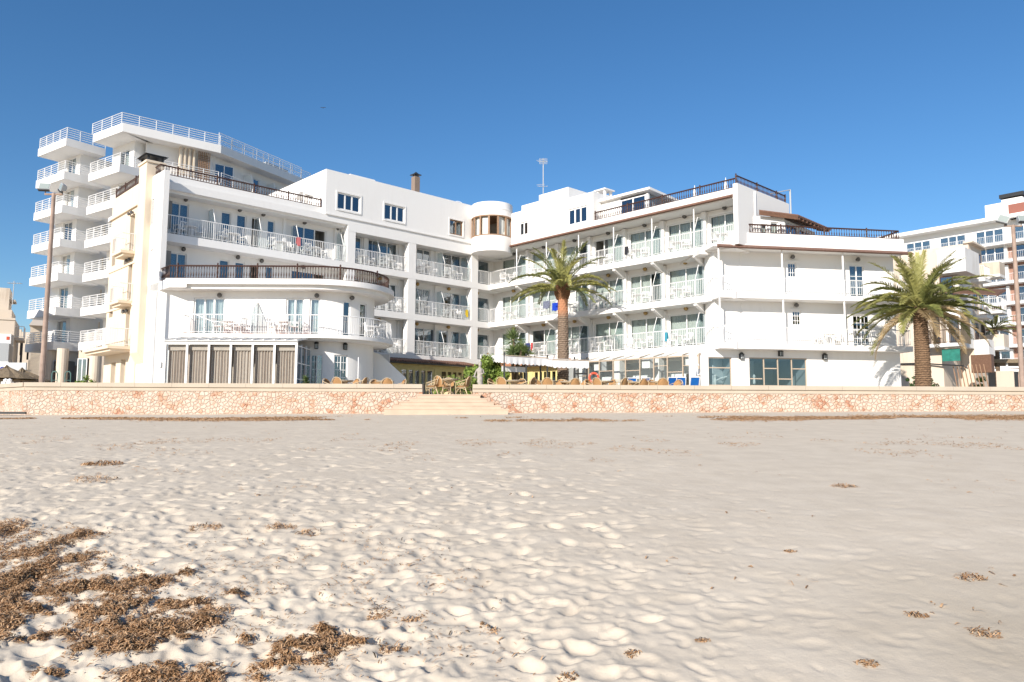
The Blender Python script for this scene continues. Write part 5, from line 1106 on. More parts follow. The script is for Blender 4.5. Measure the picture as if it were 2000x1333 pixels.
# ================================================================= LAMP POSTS
def lamp_post(px0, px1, pyt, Y, lb, flip=1):
    t = aty(px1, pyt, Y); p = aty(px0, 745, Y); x = (p[0]+t[0])/2
    e = empty('floodlight_post', (x, Y, 2.47), lb, 'lamp post', 'floodlight posts behind the sea wall')
    b = MB(); b.tube((x, Y, 2.47), (x, Y, t[2]), .12, 12, .085); b.lathe((x, Y, 2.47), [(.2, 0), (.2, .05), (.14, .1), (.13, .35)], 12); b.build('pole', POLE, e, smooth=False)
    b = MB(); b.tube((x-.42, Y, t[2]-.05), (x+.42, Y, t[2]-.05), .045, 6); b.tube((x-.4, Y, t[2]-.05), (x-.4, Y, t[2]+.1), .025, 5); b.tube((x+.4, Y, t[2]-.05), (x+.4, Y, t[2]+.1), .025, 5); b.build('cross_arm', POLE, e)
    for sgn in (-1, 1):
        r = MB(); cx = x+sgn*.42; rot = Matrix.Translation((cx, Y, t[2]+.28)) @ Matrix.Rotation(sgn*flip*(.15 if sgn*flip > 0 else .75), 4, 'Z') @ Matrix.Rotation(-.35 if sgn*flip > 0 else -.15, 4, 'X') @ Matrix.Rotation(0 if sgn*flip > 0 else .45, 4, 'Y')
        def bx(x0, x1, y0, y1, z0, z1, x2=None):
            k = x2 or 1; pts = [(x0*k, y1, z0*k), (x1*k, y1, z0*k), (x1*k, y1, z1*k), (x0*k, y1, z1*k), (x0, y0, z0), (x1, y0, z0), (x1, y0, z1), (x0, y0, z1)]
            r.add([tuple(rot @ Vector(q)) for q in pts], [(0, 1, 2, 3), (4, 7, 6, 5), (0, 4, 5, 1), (1, 5, 6, 2), (2, 6, 7, 3), (3, 7, 4, 0)])
        bx(-.24, .24, -.1, .12, -.17, .17, .6); h_ = r.build('floodlight_housing', GREY, e)
        r = MB(); bx(-.21, .21, -.112, -.102, -.14, .14); r.build('lens', mat('floodlight_glass', (.30, .34, .32), .25, spec=.6), h_)
        r = MB(); bx(-.24, .24, -.13, .0, -.235, -.175); r.build('ballast_box', DARK, h_)
lamp_post(84, 103, 378, 34.6, 'tall rusty lamp post with two floodlights at the left before the white tower', -1)
lamp_post(1997, 1978, 440, 36.0, 'tall rusty lamp post with two floodlights at the right edge of the scene', 1)

# ================================================================= PALMS AND PLANTS
def frond(mb, base, azm, el, L, droop, rs, nl=46, lw=.03, ll=.42, vee=.5, sag=.3):
    """one feather leaf: curved midrib with folded rows of leaflets"""
    pts = []; p = np.array(base, float); e = el; n = 14; h = np.array([cos(azm), sin(azm), 0]); side = np.array([-sin(azm), cos(azm), 0]); 
    tw = rs.uniform(-.25, .25)
    for i in range(n+1):
        pts.append(p.copy()); e -= droop/n*(1.2*(i/n)+.4); p = p+(h*cos(e)+np.array([0, 0, 1])*sin(e)+side*tw*.25*i/n)*L/n
    mb[1].pipe([tuple(q) for q in pts], .02, 5, [.035*(1-.85*i/n)+.004 for i in range(n+1)])
    pts = np.array(pts)
    for k in range(nl):
        t = .12+.88*k/(nl-1); f = t*n; i = min(int(f), n-1); q = pts[i]+(pts[i+1]-pts[i])*(f-i); tan = (pts[i+1]-pts[i]); tan /= np.linalg.norm(tan); nor = np.cross(side, tan)
        if nor[2] < 0: nor = -nor
        l = ll*(.35+.9*sin(pi*min(1, (t*.88+.1))**.8)) if t < .97 else ll*.4
        l *= rs.uniform(.85, 1.1)
        for sg in (-1, 1):
            d = side*sg*cos(vee)+nor*sin(vee)*rs.uniform(.5, 1.3)+tan*(.65+.5*t)+rs.normal(0, .07, 3); d /= np.linalg.norm(d); tip = q+d*l+np.array([0, 0, -sag*l*rs.uniform(.3, 1)]); mid = q+d*l*.5; w = np.cross(d, nor); w = w/np.linalg.norm(w)*lw*.5
            mb[0].add([q-w*.6, q+w*.6, mid+w, tip, mid-w], [(0, 1, 2, 3, 4)])
def palm(name, x, y, z0, zc, r0_, r1, nf, L, lb, cat, seed, old=.0, trunk_m=None, boot=True, wl=.125):
    rs = np.random.default_rng(seed); e = empty(name, (x, y, z0), lb, cat)
    H_ = zc-z0; prof = []; nr = 90; 
    b = MB(); vs = []; fs = []; ns = 20
    for i in range(nr+1):
        t = i/nr; z = z0+(H_)*t; r = r0_*(1-t)+r1*t; 
        if t < .06: r *= 1+.35*(1-t/.06)
        if i % 2: r *= 1.05
        for k in range(ns):
            a = 2*pi*k/ns; rr_ = r*(1+rs.uniform(-.03, .03)+(.035 if (k+i//2) % 2 else -.02)); vs.append((x+rr_*cos(a)+.05*sin(t*3), y+rr_*sin(a), z+rs.uniform(-.008, .008)))
    for i in range(nr):
        for k in range(ns): fs.append((i*ns+k, i*ns+(k+1) % ns, (i+1)*ns+(k+1) % ns, (i+1)*ns+k))
    b.add(vs, fs); b.build('trunk', trunk_m, e)
    if boot:
        b = MB()
        for i in range(12):
            z = zc-.75+i*.085; rr_ = r1*(1.12+.42*sin(pi*min(1, (i+.6)/10)))
            for k in range(15):
                a = 2*pi*(k+.5*(i % 2))/15; c = Vector((x+rr_*cos(a)*.92, y+rr_*sin(a)*.92, z)); tip = Vector((x+rr_*1.12*cos(a), y+rr_*1.12*sin(a), z+.13))
                b.tube(c, tip, .05, 5, .018)
        b.lathe((x, y, zc-.8), [(r1*.9, 0), (r1*1.25, .3), (r1*1.35, .6), (r1*.9, 1.1)], 16); b.build('crown_boot', mat('pineapple_boot', (.34, .17, .08), .85, .6, 9, col2=(.14, .07, .035)), e)
    groups = {'g': (MB(), MB()), 'l': (MB(), MB()), 'b': (MB(), MB())}
    ga = 2.39996
    for i in range(nf):
        t = (i+.5)/nf; el = 1.42-t*(1.5+old*.95)+rs.normal(0, .1); am = i*ga+rs.uniform(-.25, .25)
        Lf = L*(.86+.16*min(1, t*2.2))*rs.uniform(.9, 1.06); dr = rs.uniform(.75, 1.35)*(1.05 if el > .3 else .8)*(.45+min(1, t*3.2)*.6)
        key = 'b' if (old and t > .86 and rs.random() < .75) else ('l' if rs.random() < .45 else 'g')
        base = (x+.12*cos(am), y+.12*sin(am), zc+.15-.35*t)
        frond(groups[key], base, am, el, Lf, dr, rs, nl=int(52*L/3.4)+6, ll=wl*L, lw=.034*L/3.4)
    cr = None
    for key, m in (('g', FROND), ('l', FRONDL), ('b', FRONDB)):
        if not groups[key][0].v: continue
        o = groups[key][0]; o.add(groups[key][1].v, groups[key][1].f); q = o.build('dry_fronds' if key == 'b' else ('pale_fronds' if key == 'l' else 'fronds'), m, cr or e, recalc=False)
        if cr is None: q.name = 'crown'; cr = q
    return e
def trunk_mat(name, ca, cb, cut=None, top=None):
    m = mat(name, ca, .95, 0, 14, .8, 26, col2=cb)
    n = m.node_tree; b = n.nodes['Principled BSDF']; base = b.inputs['Base Color'].links[0].from_socket; tc = n.nodes['Texture Coordinate']
    wv = n.nodes.new('ShaderNodeTexWave'); wv.bands_direction = 'Z'; wv.inputs['Scale'].default_value = 2.6; wv.inputs['Distortion'].default_value = 3.5; wv.inputs['Detail'].default_value = 3; wv.inputs['Detail Scale'].default_value = 2.5
    n.links.new(tc.outputs['Object'], wv.inputs['Vector']); mx = n.nodes.new('ShaderNodeMix'); mx.data_type = 'RGBA'; mx.blend_type = 'MULTIPLY'; mx.inputs['Factor'].default_value = .6
    n.links.new(base, mx.inputs['A']); n.links.new(wv.outputs['Color'], mx.inputs['B']); out = mx.outputs['Result']
    if cut:
        sp = n.nodes.new('ShaderNodeSeparateXYZ'); n.links.new(tc.outputs['Object'], sp.inputs[0]); mr = n.nodes.new('ShaderNodeMapRange'); mr.inputs[1].default_value = cut-.25; mr.inputs[2].default_value = cut+.25; n.links.new(sp.outputs['Z'], mr.inputs[0])
        m2 = n.nodes.new('ShaderNodeMix'); m2.data_type = 'RGBA'; m2.inputs['B'].default_value = (*top, 1); n.links.new(mr.outputs[0], m2.inputs['Factor']); n.links.new(out, m2.inputs['A']); out = m2.outputs['Result']
    n.links.new(out, b.inputs['Base Color']); return m
# left palm stands on the terrace before the right wing
p = aty(1098.5, 700, 47.5); zc = float(aty(1098, 556, 47.5)[2])
palm('date_palm', float(p[0]), 47.5, 2.47, zc-.2, .36, .30, 34, 3.4, 'tall slender date palm with orange upper trunk standing in front of the right wing', 'palm tree', 5, 0, trunk_mat('palm_bark_grey', (.34, .25, .18), (.20, .14, .10), 7.9, (.42, .20, .11)))
p = aty(1800, 700, 41); zc = float(aty(1797, 600, 41)[2])
palm('date_palm', float(p[0]), 41, 2.47, zc, .40, .32, 66, 3.55, 'broad bushy date palm with rough trunk beside the right end of the white hotel', 'palm tree', 9, .36, trunk_mat('palm_bark_rough', (.30, .19, .11), (.15, .09, .055)), boot=False, wl=.13)
p = aty(1946, 700, 62); palm('date_palm', float(p[0]), 62, 2.47, float(aty(1946, 640, 62)[2]), .2, .16, 22, 2.0, 'small distant palm between the cream apartments and the far hotel', 'palm tree', 12, .1, trunk_mat('palm_bark_small', (.25, .18, .12), (.14, .1, .07)), boot=False)
def yucca(x, y, z0, heads, lb, nleaf=70, L=.75):
    e = empty('yucca', (x, y, z0), lb, 'plant'); s = MB(); lf = MB(); rs = np.random.default_rng(int(abs(x)*100))
    for (dx, dy, zh, r) in heads:
        s.pipe([(x, y, z0), (x+dx*.5, y+dy*.5, (z0+zh)/2), (x+dx, y+dy, zh)], .07, 7)
        for k in range(nleaf):
            a = rs.uniform(0, 2*pi); el = rs.uniform(-.5, 1.5); l = L*r*rs.uniform(.75, 1.1); d = np.array([cos(a)*cos(el), sin(a)*cos(el), sin(el)]); b0 = np.array([x+dx, y+dy, zh+rs.uniform(-.1, .15)]); sd = np.array([-sin(a), cos(a), 0])*.028; tip = b0+d*l-np.array([0, 0, .1*l]); mid = b0+d*l*.5
            lf.add([b0-sd*.7, b0+sd*.7, mid+sd, tip, mid-sd], [(0, 1, 2, 3, 4)])
    s.build('stem', mat('yucca_stem', (.22, .16, .1), .9), e); lf.build('leaves', leaf_mat('yucca_leaf', (.17, .22, .07), (.07, .11, .035)), e, recalc=False); return e
p = aty(1003, 690, 46); yz = lambda y: float(aty(1003, y, 46)[2])
yucca(float(p[0]), 46, 2.47, [(0, 0, yz(663), 1.15), (.25, .2, yz(690), 1.15), (-.1, -.3, yz(694), 1.05), (.75, 0, yz(693), 1.0), (.45, -.3, yz(685), .9)], 'spiky yucca with one tall head rising above the first awning', 110, .72)
def bush(name, x, y, z0, sx, sy, sz, n, lb, cat, m, leaf=.09, seed=1, flowers=None):
    e = empty(name, (x, y, z0), lb, cat); rs = np.random.default_rng(seed)
    st_ = MB()
    for k in range(9): a = rs.uniform(0, 2*pi); st_.tube((x, y, z0), (x+cos(a)*sx*.5, y+sin(a)*sy*.5, z0+sz*rs.uniform(.5, .85)), .03, 5, .01)
    st_.build('stems', mat('bush_stem', (.16, .11, .07), .9), e)
    nb = 26; cx = rs.normal(0, .42, (nb, 3))*[sx, sy, sz*.55]+[x, y, z0+sz*.55]; cx[:, 2] = np.clip(cx[:, 2], z0+.1, z0+sz)
    V = []; F = []
    idx = rs.integers(0, nb, n); d = rs.normal(0, 1, (n, 3)); d /= np.linalg.norm(d, axis=1)[:, None]; c = cx[idx]+d*(rs.uniform(.5, 1.0, n)[:, None])*min(sx, sz)*.34; c[:, 2] = np.maximum(c[:, 2], z0+.03)
    a = rs.normal(0, 1, (n, 3)); a /= np.linalg.norm(a, axis=1)[:, None]; b = np.cross(a, d+.3); b /= np.linalg.norm(b, axis=1)[:, None]; l = leaf*rs.uniform(.6, 1.3, n)[:, None]
    V = np.stack([c-a*l, c+b*l*.5, c+a*l, c-b*l*.5], 1).reshape(-1, 3); F = np.arange(4*n).reshape(n, 4)
    me = fastmesh('leaves', V, F); me.materials.append(m); o = bpy.data.objects.new('leaves', me); COL.objects.link(o); attach(o, e)
    if flowers:
        k = rs.integers(0, n, flowers[0]); c = c[k]+[0, -.05, .03]; a = a[k]; b = b[k]; l = l[k]*.7
        V = np.stack([c-a*l, c+b*l*.7, c+a*l, c-b*l*.7], 1).reshape(-1, 3); me = fastmesh('flowers', V, np.arange(4*len(k)).reshape(-1, 4)); me.materials.append(flowers[1]); o = bpy.data.objects.new('flowers', me); COL.objects.link(o); attach(o, e)
    return e
p = aty(958, 740, 44); PINK = mat('pink_flower', (.55, .04, .09), .7)
bush('bush', float(p[0]), 44, 2.47, 1.15, .8, 2.35, 11000, 'bright green leafy shrub in the courtyard corner right of the steps', 'shrub', BUSHM, .075, 3, (60, PINK))
bush('hedge_bush', -2.9, 36.6, 2.47, .9, .3, .85, 2500, 'low green hedge behind the cane table in the gap', 'hedge', BUSHM, .05, 4)
bush('hedge_bush', -1.9, 36.4, 2.47, .35, .3, .9, 1400, 'small green shrub at the right side of the gap in the wall', 'hedge', BUSHM, .05, 6)
for i, (px, w) in enumerate(((1785, .3), (1818, .4))):
    p = aty(px, 745, 42.4); bush('clipped_shrub', float(p[0]), 42.4, 2.47, w, .3, 1.3, 1500, 'dark clipped shrub on the '+('left' if i == 0 else 'right')+' side of the bushy palm trunk', 'shrub', leaf_mat('dark_leaf', (.05, .10, .02), (.02, .05, .01)), .05, 20+i)
p = aty(1905, 745, 58); bush('clipped_shrub', float(aty(1908, 745, 58)[0]), 58, 2.47, .7, .4, 2.0, 1500, 'green shrub under the white pergola at the far right', 'shrub', BUSHM, .08, 30)
p = aty(163, 740, 56); bush('potted_plant', float(p[0]), 56, 2.47, .7, .5, 1.9, 1500, 'green plant by the glass door of the tall white hotel', 'plant', BUSHM, .1, 31)
# agave like pot plant beside the veranda
p = aty(597, 745, 35.2); e = yucca(float(p[0]), 35.2, 2.95, [(0, 0, 3.02, .62)], 'grey green spiky plant in a trough right of the glazed veranda', 90, .55); b = MB(); b.cbox((p[0]+.25, 35.2, 2.72), 1.3, .4, .5); b.build('trough', CAPM, e)
# garden statue
p = aty(937, 735, 42.6); sx, sy_ = float(p[0]), 42.6
ST = empty('statue', (sx, sy_, 2.47), 'weathered white garden statue of a draped figure in front of the leafy shrub', 'statue')
b = MB(); b.cbox((sx, sy_, 2.72), .55, .5, .5); b.cbox((sx, sy_, 3.0), .62, .56, .07); b.build('plinth', CAPM, ST)
b = MB(); b.lathe((sx, sy_, 3.03), [(.2, 0), (.22, .1), (.17, .4), (.19, .62), (.14, .8), (.18, 1.02), (.17, 1.12), (.07, 1.2), (.06, 1.26)], 14); b.lathe((sx+.01, sy_, 4.27), [(0, 0), (.07, .03), (.095, .12), (.085, .2), (0, .25)], 12)
b.pipe([(sx+.16, sy_, 4.12), (sx+.24, sy_-.08, 3.92), (sx+.1, sy_-.2, 3.85)], .045, 7); b.pipe([(sx-.16, sy_, 4.12), (sx-.25, sy_-.03, 3.9), (sx-.3, sy_-.15, 3.7)], .045, 7); b.lathe((sx-.3, sy_-.15, 3.5), [(.06, 0), (.14, .12), (.1, .24)], 10); b.build('figure', mat('weathered_stone', (.45, .41, .36), .9, .3, 9, .4, 20), ST, smooth=True)

# ================================================================= AWNINGS
def awning(lb, pA, pB, Y, azd, depth, posts):
    a = aty(*pA, Y); fr = Fm(a[:2], az(azd), az(azd-90)); L = fr.S(pB[0], 0, pB[1]); z = float(a[2]); zB = float(fr.Z(pB[0], pB[1]))
    zz = (z+zB)/2; e = empty('awning', fr.P(L/2, depth/2, 2.47), lb, 'awning', 'white canvas awnings on the terrace')
    b = MB(); q = [fr.P(0, 0, zz), fr.P(L, 0, zz), fr.P(L, depth, zz+.25), fr.P(0, depth, zz+.25)]; b.hexa([*((x[0], x[1], x[2]-.015) for x in q), *q]); b.build('canvas_top', CANVAS, e)
    b = MB(); n = int(L/.26); vs = []; fs = []; m = n*6
    for k in range(m+1):
        s = L*k/m; dz = .40+.07*abs(sin(pi*k/6)); vs += [fr.P(s, -.02, zz-.03), fr.P(s, -.02+.02*sin(k*.7), zz-dz)]
    for k in range(m): fs.append((2*k, 2*k+2, 2*k+3, 2*k+1))
    b.add(vs, fs); b.build('valance', CANVAS, e, recalc=False)
    b = MB(); vs = []; fs = []; m = int(depth/.26)*6
    for k in range(m+1):
        d = depth*k/m; vs += [fr.P(0, d, zz+.25*d/depth-.03), fr.P(0, d, zz+.25*d/depth-.36-.07*abs(sin(pi*k/6)))]
    for k in range(m): fs.append((2*k, 2*k+2, 2*k+3, 2*k+1))
    b.add(vs, fs); b.build('side_valance', CANVAS, e, recalc=False)
    b = MB(); b.tube(fr.P(0, -.03, zz+.01), fr.P(L, -.03, zz+.01), .03, 6)
    b.build('front_rail', BRONZE, e)
    for s, d in posts:
        s = s*L; b = MB(); p = fr.P(s, d, 0); b.tube((p[0], p[1], 2.47), (p[0], p[1], zz+(.1 if d == 0 else .2)), .05, 6); b.build('post', DARK, e)
    return e, fr, L, zz
aw1 = awning('long white scalloped awning on dark posts left of the slender palm', (987, 694), (1071, 701), 42.6, 55, 2.6, [(0, .1), (.5, .1), (1, .1), (0, 2.4), (1, 2.4)])
aw2 = awning('shorter white scalloped awning crossing in front of the slender palm trunk', (1079, 702), (1150, 706), 43.4, 74, 2.4, [(.62, .1), (.97, .1), (.97, 2.2), (0, 2.2)])
fr, L, zz = aw1[1:]
b = MB(); b.box(fr, .2, 1.9, .6, .66, zz-.85, zz-.55); b.build('light_box', CANVAS, aw1[0])
fr, L, zz = aw2[1:]
b = MB()
for z in (3.2, 4.0): b.tube(fr.P(L*.62, .1, z), fr.P(L*.97, .1, z), .035, 5)
b.build('cross_rail', DARK, aw2[0])
p = aty(1160, 738, 42.6); b = MB(); c = (float(p[0]), 42.6, float(p[2])); b.ring(c, .25, .065, (1, 0, 0), (0, 0, 1), 28, 8); LB = empty('lifebuoy', c, 'orange red lifebuoy hanging beside the last awning post', 'lifebuoy'); o = b.build('ring', ORANGE, LB, smooth=True); b = MB()
for k in range(4): a = pi/4+k*pi/2; b.ring((c[0]+.25*cos(a), c[1], c[2]+.25*sin(a)), .07, .008, (cos(a), 0, sin(a)), (0, 1, 0), 12, 4)
b.build('band', PAINT, LB)
b = MB(); b.tube((c[0], c[1]+.09, 2.47), (c[0], c[1]+.09, 4.1), .025, 6); b.build('stand', DARK, LB)

# ================================================================= FURNITURE
def cane_chair():
    e = empty('cane_armchair', (0, 0, 0), '-', 'chair', 'cane armchairs on the terrace')
    b = MB(); vs = []; fs = []; n, m = 12, 7      # woven oval back, faces +Y
    for i in range(m+1):
        t = i/m; z = .42+.52*t; w = .25*(1-.0*t)*sqrt(max(.02, 1-max(0, (t-.35)/.66)**2.2)); y0 = -.2-.13*t
        for k in range(n+1):
            u = -1+2*k/n; vs.append((u*w, y0-.0+.07*(u*u), z))
    for i in range(m):
        for k in range(n): a = i*(n+1)+k; fs.append((a, a+1, a+n+2, a+n+1))
    nv = len(vs); vs += [(x, y-.02, z) for x, y, z in vs]; fs += [tuple(q+nv for q in f)[::-1] for f in fs]
    b.add(vs, fs); b.build('backrest', WICK, e)
    b = MB(); b.lathe((0, .02, .40), [(.24, 0), (.27, .02), (.27, .05), (.22, .075), (0, .08)], 16); b.build('seat', WICK, e)
    b = MB(); rim = [( .25*sin(a)*1.05, -.2-.13*((1-cos(a))/2 if False else (.5+.5*cos(a)))-.0, .42+.54*(.5+.5*cos(a))) for a in np.linspace(-2.2, 2.2, 19)]
    b.pipe(rim, .018, 6)
    for sg in (-1, 1):
        b.pipe([(sg*.2, -.3, .8), (sg*.29, -.16, .74), (sg*.31, .06, .66), (sg*.28, .24, .6), (sg*.26, .26, .45), (sg*.25, .25, .0)], .017, 6)
        b.pipe([(sg*.25, -.18, .42), (sg*.27, -.26, .2), (sg*.28, -.32, 0)], .017, 6)
        for y in (-.06, .1): b.ring((sg*.285, y, .55), .065, .012, (0, 1, 0), (0, 0, 1), 14, 5)
        b.pipe([(sg*.26, .25, .1), (sg*.27, .1, .3), (sg*.27, -.05, .34), (sg*.27, -.2, .28), (sg*.275, -.28, .1)], .012, 5)
        b.tube((sg*.25, .25, .36), (sg*.25, -.2, .38), .014, 5)
    b.tube((-.25, .25, .36), (.25, .25, .36), .014, 5); b.pipe([(-.25, .25, .12), (0, .26, .32), (.25, .25, .12)], .012, 5); b.build('frame', CANE, e); return e
def cane_table():
    e = empty('round_table', (0, 0, 0), '-', 'table', 'round cane tables'); b = MB(); b.lathe((0, 0, .70), [(.44, 0), (.45, .015), (.45, .035), (0, .036)], 24); b.build('tabletop', CAPM, e)
    b = MB(); b.lathe((0, 0, 0), [(.26, 0), (.26, .03), (.05, .3), (.05, .5), (.28, .7)], 12); b.ring((0, 0, .68), .40, .018, (1, 0, 0), (0, 1, 0), 24, 5); b.build('base', CANE, e); return e
CHR = cane_chair(); TBL = cane_table(); used = [False, False]
def put(src, i, x, y, rz, lb, grp=None, z=2.47):
    if not used[i]: used[i] = True; src.location = (x, y, z); src.rotation_euler = (0, 0, rz); src['label'] = lb; return src
    return copy_thing(src, (x, y, z), rz, lb, grp)
def face(x, y, tx, ty): return math.atan2(-(tx-x), (ty-y))
T1_ = (-2.85, 34.55)
put(TBL, 1, T1_[0], T1_[1], 0, 'round cane table in the gap at the top of the steps')
for px, Y, lb in ((846, 34.2, 'low turned cane armchair nearest the left side of the wall gap'), (864, 34.25, 'cane armchair seen from behind left of the table in the gap'), (876, 35.3, 'cane armchair half hidden behind the table in the gap'), (905, 34.3, 'cane armchair turned sideways at the right of the table in the gap')):
    x = float(aty(px, 765, Y)[0]); tx, ty = T1_
    if px == 846: tx, ty = T1_[0]-2.8, 34.6
    put(CHR, 0, x, Y, face(x, Y, tx, ty), lb)
groups_ = [(672, 36.4, (646, 664, 688, 704), 'in front of the french doors'), (752, 37.0, (736, 757, 779), 'by the stair parapet'), (1005, 35.6, (968, 985, 1012, 1032), 'below the left awning corner'), (1072, 36.0, (1055, 1070, 1090), 'left of the palm trunk base'), (1112, 36.4, (1104, 1120, 1137), 'right of the palm trunk base'), (1180, 35.8, (1157, 1172, 1190, 1212), 'beside the lifebuoy'), (1240, 36.5, (1236, 1252), 'near the first blue loungers'), (1288, 35.9, (1277, 1293, 1318), 'before the last glass room bays')]
ordn = ['leftmost', 'second', 'third', 'rightmost']
for gi, (pt, Y, cs_, where) in enumerate(groups_):
    tx = float(aty(pt, 745, Y)[0]); put(TBL, 1, tx, Y, 0, 'round cane table '+where, 'round cane tables')
    for k, px in enumerate(cs_):
        yy = Y+(-.55 if k % 2 else .45); x = float(aty(px, 745, yy)[0]); nm_ = 'rightmost' if k == len(cs_)-1 else ordn[k]
        put(CHR, 0, x, yy, face(x, yy, tx, Y)+random.uniform(-.3, .3), nm_+' cane armchair of the group '+where, 'cane armchairs on the terrace')
def lounger():
    e = empty('sun_lounger', (0, 0, 0), '-', 'lounger', 'blue sun loungers by the glass room'); b = MB()
    for x in (-.3, .3):
        b.tube((x, -.7, .35), (x, .5, .35), .022, 6); b.tube((x, .5, .35), (x, .95, 1.05), .022, 6); b.tube((x, -.6, 0), (x, -.2, .35), .02, 6); b.tube((x, .6, 0), (x, .1, .35), .02, 6)
    b.tube((-.3, .95, 1.05), (.3, .95, 1.05), .022, 6); b.tube((-.3, -.7, .35), (.3, -.7, .35), .022, 6); b.build('frame', PAINT, e)
    b = MB(); b.hexa([(-.26, -.65, .36), (.26, -.65, .36), (.26, .5, .36), (-.26, .5, .36), (-.26, -.65, .38), (.26, -.65, .38), (.26, .5, .38), (-.26, .5, .38)]); b.hexa([(-.26, .5, .37), (.26, .5, .37), (.26, .93, 1.02), (-.26, .93, 1.02), (-.26, .48, .39), (.26, .48, .39), (.26, .91, 1.04), (-.26, .91, 1.04)]); b.build('sling', BLUE, e); return e
LG = lounger(); first = True
for k, (px, Y, az_) in enumerate(((1230, 40.2, 0), (1250, 40.0, .2), (1303, 39.4, .15), (1327, 39.2, -.1), (1352, 39.0, -.05))):
    x = float(aty(px, 745, Y)[0]); lb = ('first', 'second', 'third', 'fourth', 'fifth')[k]+' blue sun lounger from the left before the glass room'
    if first: LG.location = (x, Y, 2.62); LG.rotation_euler = (0, 0, az_+pi); LG['label'] = lb; first = False
    else: copy_thing(LG, (x, Y, 2.62), az_+pi, lb)
    LG.location.z = 2.47
for o in list(COL.objects):
    if o.name.startswith('sun_lounger'): o.location.z = 2.47; o.scale = (.78, .9, 1.0)
# closed white stand parasol / coat tree in the glass room
x = float(aty(1349, 725, 41)[0]); e = MB(); pz = 2.47; PX = empty('white_plant_stand', (x, 39.6, pz), 'white branching stand behind the last blue sun lounger', 'stand')
e.tube((x, 39.6, pz), (x, 39.6, 4.5), .04, 8); e.lathe((x, 39.6, pz), [(.25, 0), (.22, .06), (.05, .1)], 12)
for k in range(6): a = k*pi/3; e.pipe([(x, 39.6, 3.7), (x+.25*cos(a), 39.6+.25*sin(a), 3.75), (x+.38*cos(a), 39.6+.38*sin(a), 4.05)], .03, 5)
e.lathe((x, 39.6, 4.2), [(.14, 0), (.1, .08), (.04, .1)], 10); e.build('stand', PAINT, PX)
# white plastic chairs and tables on the balconies (one mesh each, a few pixels tall)
b = MB()
for sx_ in (-1, 1):
    b.tube((sx_*.24, .22, 0), (sx_*.21, .2, .42), .022, 5); b.tube((sx_*.25, -.25, 0), (sx_*.21, -.2, .42), .022, 5); b.tube((sx_*.27, .22, .42), (sx_*.27, .22, .64), .02, 5); b.cbox((sx_*.27, 0, .65), .06, .5, .03)
b.cbox((0, 0, .43), .46, .46, .035)
for k in range(5): x = -.17+.085*k; b.tube((x, -.2, .45), (x*1.1, -.29, .84), .018, 4)
b.tube((-.22, -.29, .85), (.22, -.29, .85), .026, 5); b.tube((-.24, -.2, .44), (-.21, -.29, .85), .022, 5); b.tube((.24, -.2, .44), (.21, -.29, .85), .022, 5)
PC = b.build('plastic_chair', PAINT); tag(PC, '-', 'chair', 'white plastic chairs on the balconies')
b = MB(); b.lathe((0, 0, .66), [(.36, 0), (.37, .03), (0, .032)], 18)
for k in range(4): a = pi/4+k*pi/2; b.tube((.3*cos(a), .3*sin(a), 0), (.24*cos(a), .24*sin(a), .66), .022, 5)
PT = b.build('plastic_table', PAINT); tag(PT, '-', 'table', 'white plastic tables on the balconies')
st8 = {'c': False, 't': False}
def putp(kind, fr, s, d, z, rz, lb):
    src = PC if kind == 'c' else PT; p = fr.P(s, d, z)
    if not st8[kind]: st8[kind] = True; o = src
    else: o = src.copy(); COL.objects.link(o)
    o.location = p; o.rotation_euler = (0, 0, rz); o['label'] = lb
flo = {f1: 'first floor', f2: 'second floor', f3: 'third floor'}; ordw = ['first', 'second', 'third', 'fourth', 'fifth', 'sixth', 'seventh', 'eighth']
rc = random.Random(3)
def unit(fr, s, z, where, d=.62, base=0):
    putp('t', fr, s, d, z, 0, 'white plastic table on '+where)
    putp('c', fr, s-.55, d+.05, z, base+rc.uniform(-.5, .5)-pi/2, 'white chair left of the table on '+where); putp('c', fr, s+.55, d+.05, z, base+rc.uniform(-.5, .5)+pi/2, 'white chair right of the table on '+where)
for z in (f1, f2, f3):
    for k in range(7):
        s = 1.4 if k == 0 else pole_s(k-1)+1.55
        if k == 6 and z != f3: continue
        unit(FR, s, z, f'{flo[z]} balcony, right wing bay {ordw[k]} from corner', .62, atan(1)+.2)
    for k, s in enumerate((3.2, 5.6, 8.7, 11.0)):
        unit(FL, s, z, f'{flo[z]} balcony, courtyard left wing, {ordw[k]} from corner', .55, -.8)
for k, s in enumerate((14.6, 16.9, 20.0, 22.4)): unit(FL, s, f3, f'long top left balcony, {ordw[k]} from the columns', .55, -.8)
for k, px in enumerate((455, 560, 718)): s = xs(px) if px < 640 else arcs(px)+.0; unit(FC, s, 5.735, ('balcony above the veranda left of its divider', 'balcony above the veranda right of its divider', 'curved end of the balcony above the veranda')[k], .6)
unit(FF, 6.9, f1-.04, 'first floor balcony of the beach facing wing', .6); 
def towel(fr, s0, s1, z, m, lb, d=.02):
    b = MB(); n = 8; vs = []; fs = []
    for k in range(n+1):
        s = s0+(s1-s0)*k/n; vs += [fr.P(s, d-.03+.015*sin(k*2), z-.55+.03*sin(k)), fr.P(s, d, z), fr.P(s, d+.06, z), fr.P(s, d+.1+.02*sin(k*1.7), z-.4)]
    for k in range(n):
        for j in range(3): fs.append((4*k+j, 4*k+4+j, 4*k+5+j, 4*k+1+j))
    b.add(vs, fs); o = b.build('towel', m, recalc=False); tag(o, lb, 'towel', 'towels on the balcony rails')
towel(FR, 6.6, 7.15, f2+.8, mat('blue_towel', (.01, .05, .45), .9, .2, 9), 'blue towel over the second floor rail left of the slender palm')
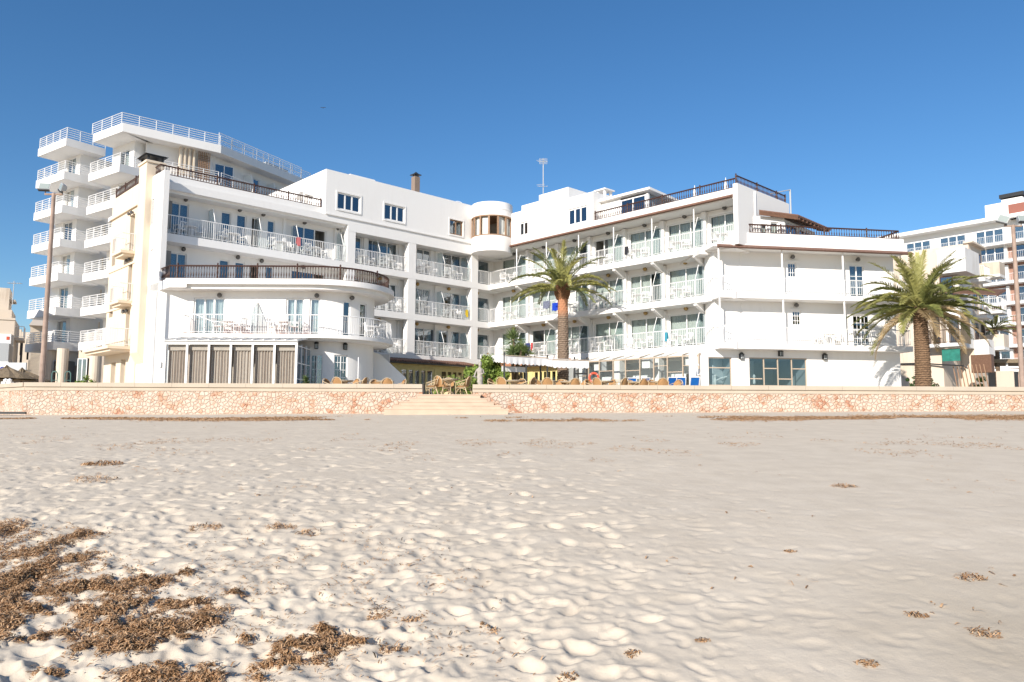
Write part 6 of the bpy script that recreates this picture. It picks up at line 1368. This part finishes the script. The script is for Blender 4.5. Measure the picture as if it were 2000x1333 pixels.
towel(FR, 5.7, 6.35, f2+1.02, mat('grey_towel', (.2, .22, .3), .9, .6, 9), 'dark patterned towel over the rail beside the blue towel')
towel(FR, 4.5, 4.65, f1+1.02, mat('red_towel', (.5, .03, .03), .9), 'red towel over the first floor rail above the yucca')
towel(FR, 3.9, 4.35, f1+1.02, mat('navy_towel', (.03, .04, .16), .9), 'navy towel over the first floor rail left of the red towel')
towel(FL, 2.1, 2.32, f2+.75, mat('yellow_towel', (.7, .5, .03), .9), 'yellow towel hanging on the second floor rail near the inner corner')
towel(FL, 15.85, 16.1, f3+1.06, mat('pink_towel', (.62, .18, .18), .9), 'pink towel over the top balcony rail of the left block')
towel(FR, 13.0, 13.25, f3+.9, mat('black_towel', (.03, .03, .035), .9), 'black garment over the third floor rail of the right wing')
towel(FR, 16.0, 16.2, f1+.9, mat('teal_towel', (.05, .25, .33), .9), 'teal towel over the first floor rail above the glass room')
# folded parasol and railing bits near the left hotel entrance
b = MB(); 
for px0 in (101, 127):
    x0, x1 = float(aty(px0, 735, 52)[0]), float(aty(px0+11, 735, 52)[0]); b.pipe([(x0, 52, 2.47), (x0, 52, 4.25), (x0+.1, 52, 4.4), (x1-.1, 52, 4.4), (x1, 52, 4.25), (x1, 52, 2.47)], .04, 6)
    for k in range(3): b.tube((x0, 52, 2.9+k*.45), (x1, 52, 2.9+k*.45), .02, 4)
BR = b.build('ramp_rail', mat('green_tube', (.10, .18, .16), .4)); tag(BR, 'dark green tubular ramp rail before the tall white hotel', 'rail')
# bird high in the sky
p = EYE+ray(631, 211)*60; b = MB(); bp = Vector(p); b.lathe(tuple(p), [(0, -.05), (.03, -.03), (.035, 0), (.02, .04), (0, .06)], 8)
for sg in (-1, 1): b.add([tuple(bp+Vector(q)*.55) for q in ((0, 0, .04), (sg*.22, .05, .12), (sg*.42, .0, .02), (sg*.2, -.02, .0))], [(0, 1, 2, 3)])
tag(b.build('bird', DARK), 'tiny dark bird flying high in the blue sky', 'bird')

# closed white parasols on the roof terrace
for px, lb in ((1357, 'closed white parasol behind the brown roof railing of the right wing, left one'), (1418, 'closed white parasol behind the brown roof railing near the right wing corner')):
    q = FR.P(FR.S(px, 1.0, 380), 1.0, f4); e = empty('closed_parasol', q, lb, 'parasol', 'closed parasols on the roof terrace'); b = MB(); b.lathe((q[0], q[1], f4), [(.03, .1), (.16, .25), (.11, .7), (.05, 1.1), (0, 1.2)], 10); b.build('canopy', CANVAS, e); b = MB(); b.tube(q, (q[0], q[1], f4+1.25), .02, 6); b.build('pole', PAINT, e)

for o in COL.objects:
    if o.name.startswith('cane_armchair'): o.scale = (1, 1, .88)
